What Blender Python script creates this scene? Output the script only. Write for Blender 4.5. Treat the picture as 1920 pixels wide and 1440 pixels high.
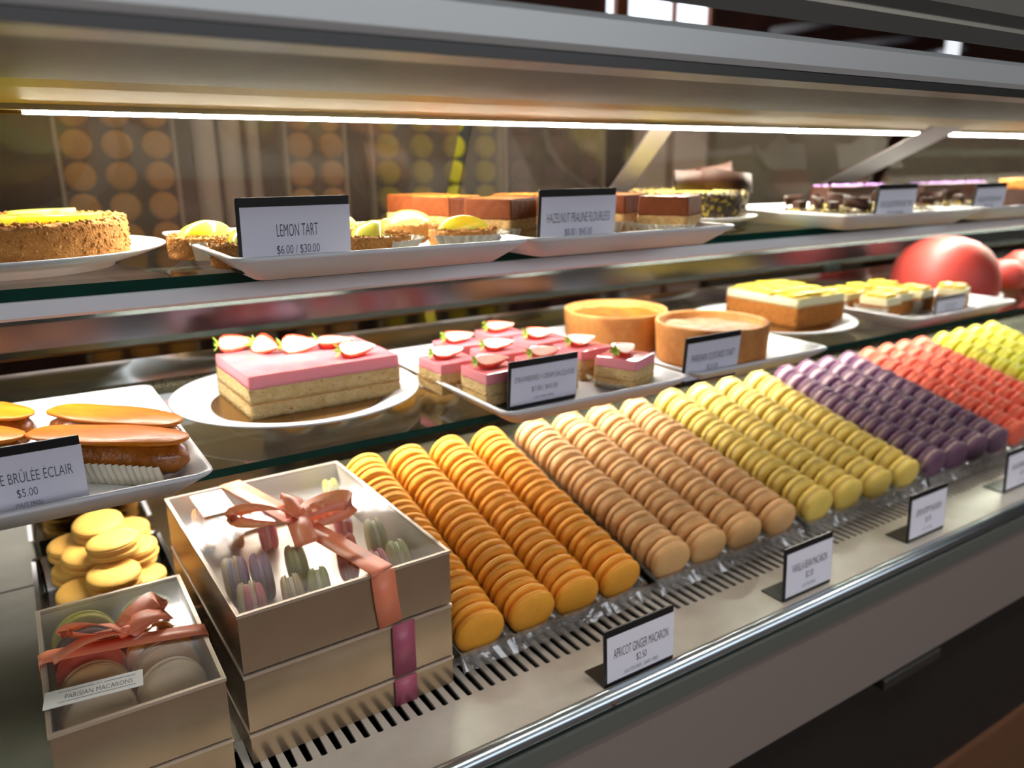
import bpy, math, random
from mathutils import Vector, Matrix, Euler, noise

random.seed(7)
C = bpy.context.scene.collection
for o in list(bpy.data.objects):
    bpy.data.objects.remove(o)
scene = bpy.context.scene
R = math.radians
PI = math.pi
H = 1.30                      # height of the viewpoint above the floor; everything below is measured from it

# ------------------------------------------------------------------ camera, world, exposure
FPX = 1473.0
yaw, pitch, roll = R(32.72), R(15.76), R(-0.35)
FW = Vector((math.sin(yaw)*math.cos(pitch), math.cos(yaw)*math.cos(pitch), -math.sin(pitch)))
r0 = Vector((math.cos(yaw), -math.sin(yaw), 0)); u0 = r0.cross(FW)
RT = math.cos(roll)*r0 + math.sin(roll)*u0
UP = -math.sin(roll)*r0 + math.cos(roll)*u0
cd = bpy.data.cameras.new('camera'); cam = bpy.data.objects.new('camera', cd); C.objects.link(cam)
m = Matrix((RT, UP, -FW)).transposed().to_4x4(); m.translation = Vector((0, 0, H)); cam.matrix_world = m
cd.sensor_fit = 'HORIZONTAL'; cd.sensor_width = 36; cd.lens = FPX/1920*36
cd.clip_start = 0.02; cd.clip_end = 60
cd.dof.use_dof = True; cd.dof.focus_distance = 0.66; cd.dof.aperture_fstop = 4.2
scene.camera = cam
w = bpy.data.worlds.new('world'); scene.world = w; w.use_nodes = True
w.node_tree.nodes['Background'].inputs[0].default_value = (0.62, 0.68, 0.82, 1)
w.node_tree.nodes['Background'].inputs[1].default_value = 0.10
vs = scene.view_settings
vs.view_transform = 'Standard'; vs.look = 'None'; vs.gamma = 1; vs.exposure = 0.2
try:
    vs.use_curve_mapping = False
    scene.cycles.transparent_max_bounces = 32
    scene.cycles.max_bounces = 12
    scene.cycles.caustics_reflective = False
    scene.cycles.caustics_refractive = False
    scene.cycles.sample_clamp_indirect = 4.0
except Exception:
    pass
LED_HEADER, LED_REAR, LED_SHELF, WINDOW_FRONT = 95.0, 250.0, 165.0, 2.7

def ray(px, py):
    return FW + RT*((px-960)/FPX) - UP*((py-720)/FPX)
def at(px, py, z=None, Y=None):
    d = ray(px, py)
    return d*(z/d.z) if z is not None else d*(Y/d.y)

# ------------------------------------------------------------------ materials
def S(r, g, b, a=1.0):
    f = lambda c: (c/255/12.92) if c/255 <= 0.04045 else ((c/255+0.055)/1.055)**2.4
    return (f(r), f(g), f(b), a)
def mat(name, col, rough=0.5, metal=0.0, bump=None, var=None, sss=0.0, coat=0.0, stretch=None, spec=0.5, emit=None, dist=0.002, spots=None):
    """bump=(scale, strength); var=(scale, second colour, contrast 0..1); spots=(scale, colour, threshold)"""
    m = bpy.data.materials.new(name); m.use_nodes = True
    nt = m.node_tree; b = nt.nodes['Principled BSDF']; L = nt.links
    b.inputs['Base Color'].default_value = col; b.inputs['Roughness'].default_value = rough
    b.inputs['Metallic'].default_value = metal; b.inputs['Specular IOR Level'].default_value = spec
    if coat: b.inputs['Coat Weight'].default_value = coat; b.inputs['Coat Roughness'].default_value = 0.06
    if sss:
        b.inputs['Subsurface Weight'].default_value = sss
        b.inputs['Subsurface Radius'].default_value = (0.010, 0.007, 0.003)
        b.inputs['Subsurface Scale'].default_value = 1.0
    if emit: b.inputs['Emission Color'].default_value = emit[0]; b.inputs['Emission Strength'].default_value = emit[1]
    if bump or var or spots:
        tc = nt.nodes.new('ShaderNodeTexCoord'); mp = nt.nodes.new('ShaderNodeMapping')
        L.new(tc.outputs['Object'], mp.inputs['Vector'])
        if stretch: mp.inputs['Scale'].default_value = stretch
    last = None
    if var:
        n = nt.nodes.new('ShaderNodeTexNoise'); n.inputs['Scale'].default_value = var[0]; n.inputs['Detail'].default_value = 6; n.inputs['Roughness'].default_value = 0.6
        L.new(mp.outputs[0], n.inputs['Vector'])
        cr = nt.nodes.new('ShaderNodeMapRange'); k = var[2]
        cr.inputs[1].default_value = 0.5-0.5*(1-k)-0.02; cr.inputs[2].default_value = 0.5+0.5*(1-k)+0.02
        L.new(n.outputs['Fac'], cr.inputs[0])
        mx = nt.nodes.new('ShaderNodeMix'); mx.data_type = 'RGBA'
        mx.inputs[6].default_value = col; mx.inputs[7].default_value = var[1]
        L.new(cr.outputs[0], mx.inputs[0]); last = mx.outputs[2]
        L.new(last, b.inputs['Base Color'])
    if spots:
        v = nt.nodes.new('ShaderNodeTexNoise'); v.inputs['Scale'].default_value = spots[0]; v.inputs['Detail'].default_value = 3
        L.new(mp.outputs[0], v.inputs['Vector'])
        cr = nt.nodes.new('ShaderNodeMapRange'); cr.inputs[1].default_value = spots[2]; cr.inputs[2].default_value = spots[2]+0.06
        L.new(v.outputs['Fac'], cr.inputs[0])
        mx = nt.nodes.new('ShaderNodeMix'); mx.data_type = 'RGBA'
        if last: L.new(last, mx.inputs[6])
        else: mx.inputs[6].default_value = col
        mx.inputs[7].default_value = spots[1]
        L.new(cr.outputs[0], mx.inputs[0]); L.new(mx.outputs[2], b.inputs['Base Color'])
    if bump:
        n = nt.nodes.new('ShaderNodeTexNoise'); n.inputs['Scale'].default_value = bump[0]; n.inputs['Detail'].default_value = 5
        L.new(mp.outputs[0], n.inputs['Vector'])
        bp = nt.nodes.new('ShaderNodeBump'); bp.inputs['Strength'].default_value = bump[1]; bp.inputs['Distance'].default_value = dist
        L.new(n.outputs['Fac'], bp.inputs['Height']); L.new(bp.outputs[0], b.inputs['Normal'])
    return m
def clear(name, tint=(1, 1, 1, 1), rough=0.02, base=0.03, ior=1.45, top=0.9, haze=0.0, hazecol=(1, 1, 1, 1), bump=None):
    m = bpy.data.materials.new(name); m.use_nodes = True
    nt = m.node_tree; L = nt.links; nt.nodes.remove(nt.nodes['Principled BSDF'])
    out = nt.nodes['Material Output']
    tr = nt.nodes.new('ShaderNodeBsdfTransparent'); tr.inputs[0].default_value = tint
    gl = nt.nodes.new('ShaderNodeBsdfGlossy'); gl.inputs['Roughness'].default_value = rough
    lw = nt.nodes.new('ShaderNodeLayerWeight'); lw.inputs['Blend'].default_value = 0.5
    pw = nt.nodes.new('ShaderNodeMath'); pw.operation = 'POWER'; pw.inputs[1].default_value = 4.0
    L.new(lw.outputs['Facing'], pw.inputs[0])
    ad = nt.nodes.new('ShaderNodeMapRange'); ad.inputs[3].default_value = base+((ior-1)/(ior+1))**2; ad.inputs[4].default_value = top
    L.new(pw.outputs[0], ad.inputs[0])
    mx = nt.nodes.new('ShaderNodeMixShader'); L.new(ad.outputs[0], mx.inputs[0]); L.new(tr.outputs[0], mx.inputs[1]); L.new(gl.outputs[0], mx.inputs[2])
    last = mx
    if haze:
        df = nt.nodes.new('ShaderNodeBsdfDiffuse'); df.inputs[0].default_value = hazecol
        m2 = nt.nodes.new('ShaderNodeMixShader'); m2.inputs[0].default_value = haze
        L.new(mx.outputs[0], m2.inputs[1]); L.new(df.outputs[0], m2.inputs[2]); last = m2
    if bump:
        tc = nt.nodes.new('ShaderNodeTexCoord'); n = nt.nodes.new('ShaderNodeTexNoise'); n.inputs['Scale'].default_value = bump[0]
        L.new(tc.outputs['Object'], n.inputs['Vector'])
        bp = nt.nodes.new('ShaderNodeBump'); bp.inputs['Strength'].default_value = bump[1]; bp.inputs['Distance'].default_value = 0.002
        L.new(n.outputs['Fac'], bp.inputs['Height']); L.new(bp.outputs[0], gl.inputs['Normal'])
    L.new(last.outputs[0], out.inputs[0])
    return m
def emitter(name, col, strength):
    m = bpy.data.materials.new(name); m.use_nodes = True
    b = m.node_tree.nodes['Principled BSDF']; b.inputs['Base Color'].default_value = (0.8, 0.8, 0.8, 1)
    b.inputs['Emission Color'].default_value = col; b.inputs['Emission Strength'].default_value = strength
    return m

M = {}
M['steel'] = mat('brushed_steel', S(205, 203, 198), 0.30, 1.0, bump=(60, 0.06), stretch=(1, 30, 30), var=(9, S(178, 174, 166), 0.3))
M['deck'] = mat('deck_steel', S(226, 223, 215), 0.34, 0.25, bump=(14, 0.05), var=(7, S(160, 152, 138), 0.35))
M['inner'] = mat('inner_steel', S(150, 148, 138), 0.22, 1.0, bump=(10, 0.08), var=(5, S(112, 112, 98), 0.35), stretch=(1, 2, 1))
M['fascia'] = mat('fascia_steel', S(170, 162, 156), 0.32, 0.55, bump=(3, 0.05))
M['rail'] = mat('rail_aluminium', S(190, 204, 212), 0.28, 1.0)
M['railgrey'] = mat('rail_lower_aluminium', S(128, 134, 128), 0.45, 0.7)
M['stained'] = mat('stained_steel', S(58, 56, 54), 0.65, 0.1, var=(22, S(42, 40, 38), 0.35), stretch=(1, 4, 4), spots=(120, S(70, 62, 52), 0.64), bump=(60, 0.1))
M['upperrail'] = mat('upper_rail_metal', S(96, 97, 92), 0.45, 0.4)
M['latch'] = mat('dull_latch', S(60, 60, 57), 0.5, 0.5)
M['canopy'] = mat('canopy_aluminium', S(206, 210, 208), 0.4, 0.2)
M['darktrim'] = mat('dark_trim', S(46, 46, 42), 0.4)
M['gold'] = mat('reflector_gold', S(104, 84, 40), 0.5, 0.4)
M['olive'] = mat('perforated_vent', S(92, 88, 72), 0.6, 0.3, spots=(420, S(40, 38, 30), 0.52))
M['chrome'] = mat('polished_steel', S(214, 212, 210), 0.12, 1.0)
M['mirror'] = clear('rear_door_glass', S(190, 182, 172), 0.04, 0.006, 1.25, 0.5, haze=0.05, hazecol=S(120, 110, 100))
M['mirrorlow'] = mat('mirror_panel', S(222, 212, 198), 0.08, 1.0, bump=(10, 0.03))
M['bar'] = mat('dark_steel', S(104, 104, 110), 0.22, 1.0)
M['black'] = mat('black_plastic', S(22, 22, 24), 0.35)
M['blackmat'] = mat('black_laminate', S(26, 23, 21), 0.55)
M['hole'] = mat('slot_dark', S(14, 12, 10), 0.9)
M['glass'] = clear('shelf_glass', S(238, 246, 242), 0.02, 0.02, 1.45)
M['glassedge'] = mat('glass_edge', S(16, 74, 62), 0.1, 0.0, coat=0.6, var=(14, S(6, 46, 40), 0.4), stretch=(1, 1, 1))
M['lightplastic'] = mat('white_rail', S(244, 244, 248), 0.4)
M['ceramic'] = mat('white_ceramic', S(232, 235, 238), 0.3, bump=(8, 0.02))
M['board'] = mat('gold_cake_board', S(150, 112, 62), 0.25, 0.8)
M['card'] = mat('sign_card', S(226, 226, 238), 0.6)
M['ink'] = mat('sign_ink', S(58, 58, 70), 0.7)
M['inkpale'] = mat('pale_ink', S(120, 120, 136), 0.7)
M['boxsilver'] = mat('silver_card', S(202, 178, 148), 0.22, 0.78, bump=(30, 0.05), var=(16, S(184, 158, 126), 0.3))
M['boxedge'] = mat('box_edge', S(206, 186, 164), 0.35, 0.5)
M['boxin'] = mat('box_inside', S(226, 214, 196), 0.35, 0.25)
M['film'] = clear('clear_film', (0.96, 0.96, 0.97, 1), 0.15, 0.06, 1.45, haze=0.03, bump=(22, 0.4))
M['clearplastic'] = clear('clear_plastic', (0.90, 0.90, 0.90, 1), 0.08, 0.06, 1.5, haze=0.07, hazecol=S(225, 220, 215), bump=(70, 0.5))
M['ribbon'] = mat('coral_satin', S(255, 150, 112), 0.38, 0.0, bump=(120, 0.04), var=(30, S(252, 136, 98), 0.4), sss=0.12)
M['ribbonplum'] = mat('plum_satin', S(168, 84, 106), 0.35)
M['sticker'] = mat('white_sticker', S(226, 224, 220), 0.55)
M['whitepaper'] = mat('white_paper', S(245, 242, 236), 0.6)
M['cup'] = mat('baking_paper', S(232, 224, 204), 0.6, sss=0.0)
M['sponge'] = mat('almond_sponge', S(236, 214, 158), 0.85, bump=(380, 1.0), var=(130, S(210, 172, 102), 0.5), spots=(170, S(140, 94, 48), 0.64), dist=0.003, stretch=(1, 1, 1.6))
M['sponge2'] = mat('sponge_line', S(206, 156, 88), 0.85, bump=(140, 0.7), var=(60, S(170, 112, 52), 0.5))
M['mousse'] = mat('pink_mousse', S(240, 152, 162), 0.5, sss=0.15, bump=(40, 0.12))
M['glaze'] = mat('strawberry_glaze', S(240, 112, 122), 0.12, sss=0.1, coat=0.8, bump=(40, 0.12), var=(22, S(250, 158, 164), 0.4))
M['berry'] = mat('strawberry_skin', S(222, 44, 32), 0.2, sss=0.1, coat=0.5, bump=(260, 0.35), var=(90, S(232, 92, 56), 0.35))
M['berrycut'] = mat('strawberry_flesh', S(246, 200, 180), 0.3, sss=0.1, coat=0.3, var=(110, S(238, 120, 98), 0.3))
M['leaf'] = mat('strawberry_leaf', S(150, 186, 60), 0.5)
M['crumb'] = mat('crumb_crust', S(202, 144, 74), 0.9, bump=(420, 1.0), var=(160, S(160, 100, 42), 0.45), spots=(520, S(232, 184, 116), 0.62), dist=0.002)
M['curd'] = mat('lemon_curd', S(252, 214, 60), 0.15, sss=0.1, coat=0.6, var=(30, S(250, 232, 120), 0.4))
M['jelly'] = mat('lemon_slice', S(255, 226, 56), 0.18, sss=0.9, coat=0.4, var=(60, S(255, 242, 140), 0.35))
M['jelly'].node_tree.nodes['Principled BSDF'].inputs['Subsurface Scale'].default_value = 3.0
M['pastry'] = mat('baked_pastry', S(218, 156, 84), 0.7, bump=(80, 0.4), var=(34, S(164, 94, 38), 0.45))
M['custard'] = mat('burnt_custard', S(222, 116, 20), 0.2, coat=0.5, var=(40, S(96, 32, 10), 0.5), bump=(50, 0.3))
M['syrup'] = mat('glazed_custard', S(206, 120, 66), 0.10, coat=1.0, var=(70, S(250, 212, 180), 0.5), bump=(150, 1.0), dist=0.004)
M['caramel'] = mat('caramel_sheet', S(226, 136, 24), 0.34, coat=0.08, spec=0.3, var=(26, S(178, 90, 14), 0.45), stretch=(0.6, 3, 1), bump=(220, 0.15))
M['choux'] = mat('glazed_choux', S(184, 108, 22), 0.2, coat=0.6, var=(70, S(108, 54, 12), 0.4), bump=(260, 0.8))
M['honey'] = mat('honey_sponge', S(196, 126, 46), 0.85, bump=(380, 1.0), var=(150, S(150, 84, 24), 0.5), spots=(200, S(108, 58, 18), 0.64), dist=0.003)
M['cream'] = mat('pale_cream', S(246, 236, 190), 0.5, sss=0.1)
M['yellowtop'] = mat('lemon_top', S(255, 214, 40), 0.3, coat=0.2, var=(60, S(252, 228, 96), 0.4), bump=(60, 0.4))
M['praline'] = mat('praline_mousse', S(88, 38, 16), 0.55, spec=0.15, bump=(50, 0.3), var=(60, S(116, 60, 30), 0.35))
M['pralineglaze'] = mat('caramel_glaze', S(190, 116, 44), 0.2, coat=0.5, var=(24, S(182, 110, 44), 0.4))
M['nutsponge'] = mat('nut_sponge', S(214, 184, 128), 0.85, bump=(380, 1.0), var=(150, S(172, 132, 76), 0.5), spots=(200, S(112, 76, 40), 0.64))
M['choc'] = mat('dark_chocolate', S(40, 21, 15), 0.5, var=(30, S(54, 30, 21), 0.4), spec=0.2)
M['milkchoc'] = mat('chocolate_curl', S(44, 24, 17), 0.55, var=(14, S(36, 20, 14), 0.3), spec=0.1)
M['nutcrust'] = mat('pistachio_chocolate', S(52, 32, 16), 0.6, bump=(240, 0.9), spots=(170, S(196, 168, 48), 0.56), dist=0.003)
M['pistachio'] = mat('pistachio_glaze', S(206, 190, 50), 0.3, coat=0.4, var=(50, S(232, 220, 120), 0.4))
M['violet'] = mat('violet_petals', S(150, 100, 180), 0.6)
M['orangecrumb'] = mat('orange_crumb', S(216, 140, 60), 0.8, bump=(120, 0.8), var=(80, S(170, 92, 30), 0.4))
M['coralball'] = mat('coral_enamel', S(180, 60, 50), 0.55)
M['brick'] = mat('dark_brick', S(92, 46, 34), 0.8, var=(4, S(44, 26, 20), 0.4))
M['plaster'] = mat('warm_plaster', S(120, 108, 98), 0.8)
M['ceilingm'] = mat('dark_ceiling', S(70, 62, 56), 0.9)
M['floorm'] = mat('brown_floor', S(108, 84, 68), 0.4, var=(3, S(78, 58, 46), 0.4), stretch=(1, 8, 1))
M['woodframe'] = mat('wood_frame', S(130, 70, 36), 0.5)
M['toewood'] = mat('toe_wood', S(112, 76, 52), 0.5, var=(5, S(84, 54, 36), 0.3), stretch=(0.5, 4, 6))
M['pipe'] = mat('white_pipe', S(200, 200, 204), 0.4)
M['dimbeige'] = mat('rack_upright', S(206, 200, 190), 0.5)
M['woodboard'] = mat('wood_board', S(120, 92, 66), 0.6, var=(8, S(92, 68, 46), 0.3))
M['tanwood'] = mat('tan_wood', S(196, 152, 92), 0.6, var=(6, S(160, 112, 58), 0.3), stretch=(3, 1, 1))
M['darkboard'] = mat('dark_board', S(62, 66, 62), 0.6)
M['plumboard'] = mat('plum_board', S(66, 42, 48), 0.6)
M['palepanel'] = mat('pale_panel', S(226, 206, 206), 0.5, var=(5, S(240, 236, 246), 0.2))
M['greenpanel'] = mat('green_grey_panel', S(132, 140, 130), 0.5, var=(6, S(96, 104, 98), 0.2))
M['mint'] = mat('frosted_edge', S(176, 206, 192), 0.3)
M['bracket'] = mat('mauve_bracket', S(74, 66, 66), 0.5, 0.1)
M['led_header'] = emitter('led_header', (1.0, 0.93, 0.76, 1), LED_HEADER)
M['led_shelf'] = emitter('led_shelf', (1.0, 0.95, 0.86, 1), LED_SHELF)
M['led_rear'] = emitter('led_rear', (1.0, 0.95, 0.86, 1), LED_REAR)
M['pane'] = emitter('lit_pane', (0.80, 0.88, 1.0, 1), 2.2)
M['panefront'] = emitter('front_window_pane', (0.86, 0.89, 0.97, 1), WINDOW_FRONT)
def macmat(n, c, c2):
    return mat(n, c, 0.55, bump=(150, 0.22), var=(60, c2, 0.35), spec=0.3)
FL = {  # shell, second tone, filling
 'orange': (S(246, 176, 62), S(236, 156, 46), S(234, 156, 56)),
 'beige': (S(232, 186, 128), S(218, 166, 104), S(238, 206, 156)),
 'yellow': (S(238, 210, 112), S(226, 192, 84), S(242, 222, 150)),
 'purple': (S(118, 84, 106), S(96, 66, 90), S(206, 182, 174)),
 'coral': (S(236, 110, 82), S(224, 88, 64), S(240, 146, 118)),
 'lime': (S(206, 200, 56), S(186, 176, 36), S(222, 214, 110)),
 'gold': (S(238, 186, 98), S(230, 170, 76), S(226, 166, 84)),
 'green': (S(206, 200, 84), S(188, 180, 60), S(240, 226, 170)),
 'brown': (S(128, 76, 66), S(104, 58, 52), S(150, 96, 84)),
 'rose': (S(232, 150, 158), S(220, 128, 140), S(246, 210, 204)),
 'cream': (S(236, 214, 180), S(224, 196, 156), S(244, 228, 206)),
 'lilac': (S(206, 184, 204), S(190, 166, 190), S(226, 208, 220)),
 'sage': (S(204, 206, 150), S(186, 188, 126), S(232, 226, 190)),
}
MF = {k: (macmat(k+'_shell', v[0], v[1]), macmat(k+'_filling', v[2], v[2])) for k, v in FL.items()}

# ------------------------------------------------------------------ mesh helpers
class MB:
    def __init__(s): s.v = []; s.f = []; s.m = []; s.s = []
    def add(s, vs, fs, mi=0, smooth=False, T=None):
        o = len(s.v)
        for p in vs:
            p = Vector(p); s.v.append(tuple(T @ p if T else p))
        for f in fs:
            s.f.append(tuple(i+o for i in f)); s.m.append(mi); s.s.append(smooth)
        return s
    def box(s, a, b, mi=0, T=None):
        x0, y0, z0 = a; x1, y1, z1 = b
        return s.add([(x0,y0,z0),(x1,y0,z0),(x1,y1,z0),(x0,y1,z0),(x0,y0,z1),(x1,y0,z1),(x1,y1,z1),(x0,y1,z1)],
              [(0,3,2,1),(4,5,6,7),(0,1,5,4),(1,2,6,5),(2,3,7,6),(3,0,4,7)], mi, False, T)
    def loops(s, loops, mi=0, smooth=False, cap0=False, cap1=False, closed=True, T=None):
        """quads between successive loops of equal length"""
        n = len(loops[0]); vs = [p for l in loops for p in l]; fs = []
        for k in range(len(loops)-1):
            for i in range(n if closed else n-1):
                j = (i+1) % n
                fs.append((k*n+i, k*n+j, (k+1)*n+j, (k+1)*n+i))
        if cap0: fs.append(tuple(reversed(range(n))))
        if cap1: fs.append(tuple(range((len(loops)-1)*n, len(loops)*n)))
        return s.add(vs, fs, mi, smooth, T)
    def lathe(s, prof, n=48, mi=0, smooth=True, T=None, rfun=None):
        ls = []
        for k, (r, z) in enumerate(prof):
            l = []
            for i in range(n):
                a = 2*PI*i/n
                rr = r*(1 if rfun is None else rfun(a, k, r, z))
                l.append((rr*math.cos(a), rr*math.sin(a), z))
            ls.append(l)
        return s.loops(ls, mi, smooth, T=T)
    def tube(s, pts, r, n=8, mi=0, T=None):
        ls = []
        pts = [Vector(p) for p in pts]
        for k, p in enumerate(pts):
            t = (pts[min(k+1, len(pts)-1)]-pts[max(k-1, 0)]).normalized()
            a = t.orthogonal().normalized(); b = t.cross(a)
            if k and True:
                a = (la - t*la.dot(t)).normalized(); b = t.cross(a)
            la = a
            rr = r[k] if isinstance(r, (list, tuple)) else r
            ls.append([p + (a*math.cos(q) + b*math.sin(q))*rr for q in [2*PI*i/n for i in range(n)]])
        return s.loops(ls, mi, True, True, True, T=T)
    def profx(s, prof, x0, x1, mi=0, smooth=False, caps=True, seg=1, closed=True):
        """a profile of (y, z) points swept along the case from x0 to x1"""
        ls = [[(x0+(x1-x0)*k/seg, y, z) for y, z in prof] for k in range(seg+1)]
        return s.loops(ls, mi, smooth, caps, caps, closed)
    def strip(s, path, side, w, th=0.0004, mi=0, smooth=True):
        """a ribbon along path; side = one vector per point across the ribbon"""
        n = len(path); path = [Vector(p) for p in path]; side = [Vector(q).normalized() for q in side]
        ls = []
        for k in range(n):
            t = (path[min(k+1, n-1)]-path[max(k-1, 0)]).normalized()
            sd = (side[k]-t*side[k].dot(t)).normalized(); nn = t.cross(sd)
            ww = w[k] if isinstance(w, (list, tuple)) else w
            a, b = path[k]-sd*ww/2, path[k]+sd*ww/2
            ls.append([a-nn*th, b-nn*th, b+nn*th, a+nn*th])
        return s.loops(ls, mi, smooth, True, True)
    def build(s, name, mats, parent=None, loc=None, rot=None, bevel=0, recalc=True):
        me = bpy.data.meshes.new(name); me.from_pydata(s.v, [], s.f)
        if not isinstance(mats, (list, tuple)): mats = [mats]
        for q in mats: me.materials.append(q)
        me.polygons.foreach_set('material_index', s.m); me.polygons.foreach_set('use_smooth', s.s)
        me.update()
        if recalc:
            import bmesh
            bm = bmesh.new(); bm.from_mesh(me); bmesh.ops.recalc_face_normals(bm, faces=bm.faces); bm.to_mesh(me); bm.free()
        o = bpy.data.objects.new(name, me); C.objects.link(o)
        if parent is not None:
            o.parent = parent
            if loc is not None: o.location = loc
        elif loc is not None: o.location = Vector(loc)+Vector((0, 0, H))
        else: o.location = (0, 0, H)
        if rot is not None: o.rotation_euler = rot
        if bevel:
            b = o.modifiers.new('bevel', 'BEVEL'); b.width = bevel; b.segments = 2; b.limit_method = 'ANGLE'; b.angle_limit = R(40)
        return o
def tag(o, label=None, cat=None, group=None, kind=None):
    if label: o['label'] = label
    if cat: o['category'] = cat
    if group: o['group'] = group
    if kind: o['kind'] = kind
    return o
def thing(name, label, cat, loc=(0, 0, 0), rz=0.0, group=None):
    o = bpy.data.objects.new(name, None); C.objects.link(o); o.empty_display_size = 0.02
    o.location = Vector(loc)+Vector((0, 0, H)); o.rotation_euler = (0, 0, rz)
    return tag(o, label, cat, group)
def dup(root, loc, rot=None, label=None, group=None):
    kids = [c for c in root.children]
    r = root.copy(); C.objects.link(r); r.location = Vector(loc)+Vector((0, 0, H))
    if rot is not None: r.rotation_euler = rot
    if label: r['label'] = label
    if group: r['group'] = group
    for ch in kids:
        c = ch.copy(); C.objects.link(c); c.parent = r; c.matrix_parent_inverse = ch.matrix_parent_inverse.copy()
        for g in ch.children:
            d = g.copy(); C.objects.link(d); d.parent = c
    return r
def rrect(w, d, r, z, n=5, cx=0, cy=0):
    pts = []
    for sx, sy, a0 in ((1, -1, -90), (1, 1, 0), (-1, 1, 90), (-1, -1, 180)):
        for k in range(n+1):
            a = R(a0+90*k/n)
            pts.append((cx+sx*(w/2-r)+r*math.cos(a), cy+sy*(d/2-r)+r*math.sin(a), z))
    return pts
def block(mb, w, d, z0, z1, n=14, amp=0.0, freq=90, mi=0, seed=0, top_mi=None, smooth=True, rad=0.003):
    """a cake-like block: a rounded box with crumbly, noisy faces"""
    h = z1-z0; nz = max(2, int(n*h/max(w, d))+1)
    ls = []
    nx = n; ny = max(3, int(n*d/w))
    def ring(z, inset):
        p = []
        W2, D2 = w/2-inset, d/2-inset
        for i in range(nx): p.append((-W2+2*W2*i/nx, -D2, z))
        for i in range(ny): p.append((W2, -D2+2*D2*i/ny, z))
        for i in range(nx): p.append((W2-2*W2*i/nx, D2, z))
        for i in range(ny): p.append((-W2, D2-2*D2*i/ny, z))
        return p
    def dis(p):
        q = Vector(p)*freq+Vector((seed*7.1, seed*3.3, 0))
        return Vector(p)+noise.noise_vector(q)*amp
    for k in range(nz+1):
        z = z0+h*k/nz
        ins = 0
        if rad and k == nz: ins = rad*0.4
        ls.append([dis(p) for p in ring(z, ins)])
    mb.loops(ls, mi, smooth, True, False)
    g = []; mt = mi if top_mi is None else top_mi
    top = ls[-1]; cen = Vector((0, 0, 0))
    for p in top: cen += Vector(p)
    cen /= len(top)
    inner = [Vector(p).lerp(cen, 0.06)+Vector((0, 0, rad*0.3)) for p in top]
    for q in inner: q.z = z1+rad*0.3
    mb.loops([top, inner], mt, True, False, True)
    return mb
def textmesh(name, s, width, height, mat_, parent, loc, rot=(0, 0, 0)):
    cu = bpy.data.curves.new(name, 'FONT'); cu.body = s; cu.size = 1; cu.align_x = 'CENTER'; cu.align_y = 'CENTER'; cu.extrude = 0; cu.offset = -0.010
    cu.resolution_u = 3
    t = bpy.data.objects.new(name, cu); C.objects.link(t)
    dg = bpy.context.evaluated_depsgraph_get(); me = bpy.data.meshes.new_from_object(t.evaluated_get(dg))
    C.objects.unlink(t); bpy.data.objects.remove(t)
    xs = [v.co.x for v in me.vertices]; ys = [v.co.y for v in me.vertices]
    sx = width/(max(xs)-min(xs)); sy = height/(max(ys)-min(ys)); mx = (max(xs)+min(xs))/2; my = (max(ys)+min(ys))/2
    for v in me.vertices: v.co = ((v.co.x-mx)*sx, (v.co.y-my)*sy, 0)
    me.materials.clear(); me.materials.append(mat_)
    o = bpy.data.objects.new(name, me); C.objects.link(o); o.parent = parent; o.location = loc; o.rotation_euler = rot
    return o
ORD = ['first', 'second', 'third', 'fourth', 'fifth', 'sixth', 'seventh', 'eighth', 'ninth', 'tenth', 'eleventh', 'twelfth', 'thirteenth', 'fourteenth', 'fifteenth', 'sixteenth', 'seventeenth', 'eighteenth', 'nineteenth', 'twentieth']

# ------------------------------------------------------------------ the room
FLZ = -H
def struct(o): o['kind'] = 'structure'; return o
XL, XR, YF, YB, ZC = -3.2, 7.5, -3.6, 4.6, 1.9
mb = MB(); mb.box((XL, YF, FLZ-0.1), (XR, YB, FLZ)); struct(mb.build('floor', M['floorm']))
mb = MB(); mb.box((XL, YF, ZC), (XR, YB, ZC+0.1)); struct(mb.build('ceiling', M['ceilingm']))
mb = MB(); mb.box((XL-0.1, YF, FLZ), (XL, YB, ZC)); struct(mb.build('wall_left', M['plaster']))
mb = MB(); mb.box((XR, YF, FLZ), (XR+0.1, YB, ZC)); struct(mb.build('wall_right', M['brick']))
# back wall with a window opening
wx0, wx1, wz0, wz1 = at(1132, 20, Y=YB).x, at(1340, 20, Y=YB).x, 0.55, 1.75
mb = MB()
mb.box((XL, YB, FLZ), (wx0, YB+0.12, ZC)); mb.box((wx1, YB, FLZ), (XR, YB+0.12, ZC))
mb.box((wx0, YB, FLZ), (wx1, YB+0.12, wz0)); mb.box((wx0, YB, wz1), (wx1, YB+0.12, ZC))
struct(mb.build('wall_back', M['brick']))
win = struct(thing('window_1', 'bright window with wooden mullions in the dark back wall', 'window'))
mb = MB(); mb.box((wx0+0.02, YB+0.06, wz0+0.02), (wx1-0.02, YB+0.07, wz1-0.02)); mb.build('pane', M['pane'], win)
mb = MB()
for a, b in ((wx0, wx0+0.04), (wx0+0.12, wx0+0.24), (wx0+(wx1-wx0)*0.63, wx0+(wx1-wx0)*0.63+0.03), (wx1-0.03, wx1)):
    mb.box((a, YB+0.01, wz0), (b, YB+0.055, wz1))
mb.box((wx0, YB+0.01, wz0), (wx1, YB+0.05, wz0+0.05)); mb.box((wx0, YB+0.01, wz1-0.05), (wx1, YB+0.05, wz1))
mb.build('window_frame', M['woodframe'], win)
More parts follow.
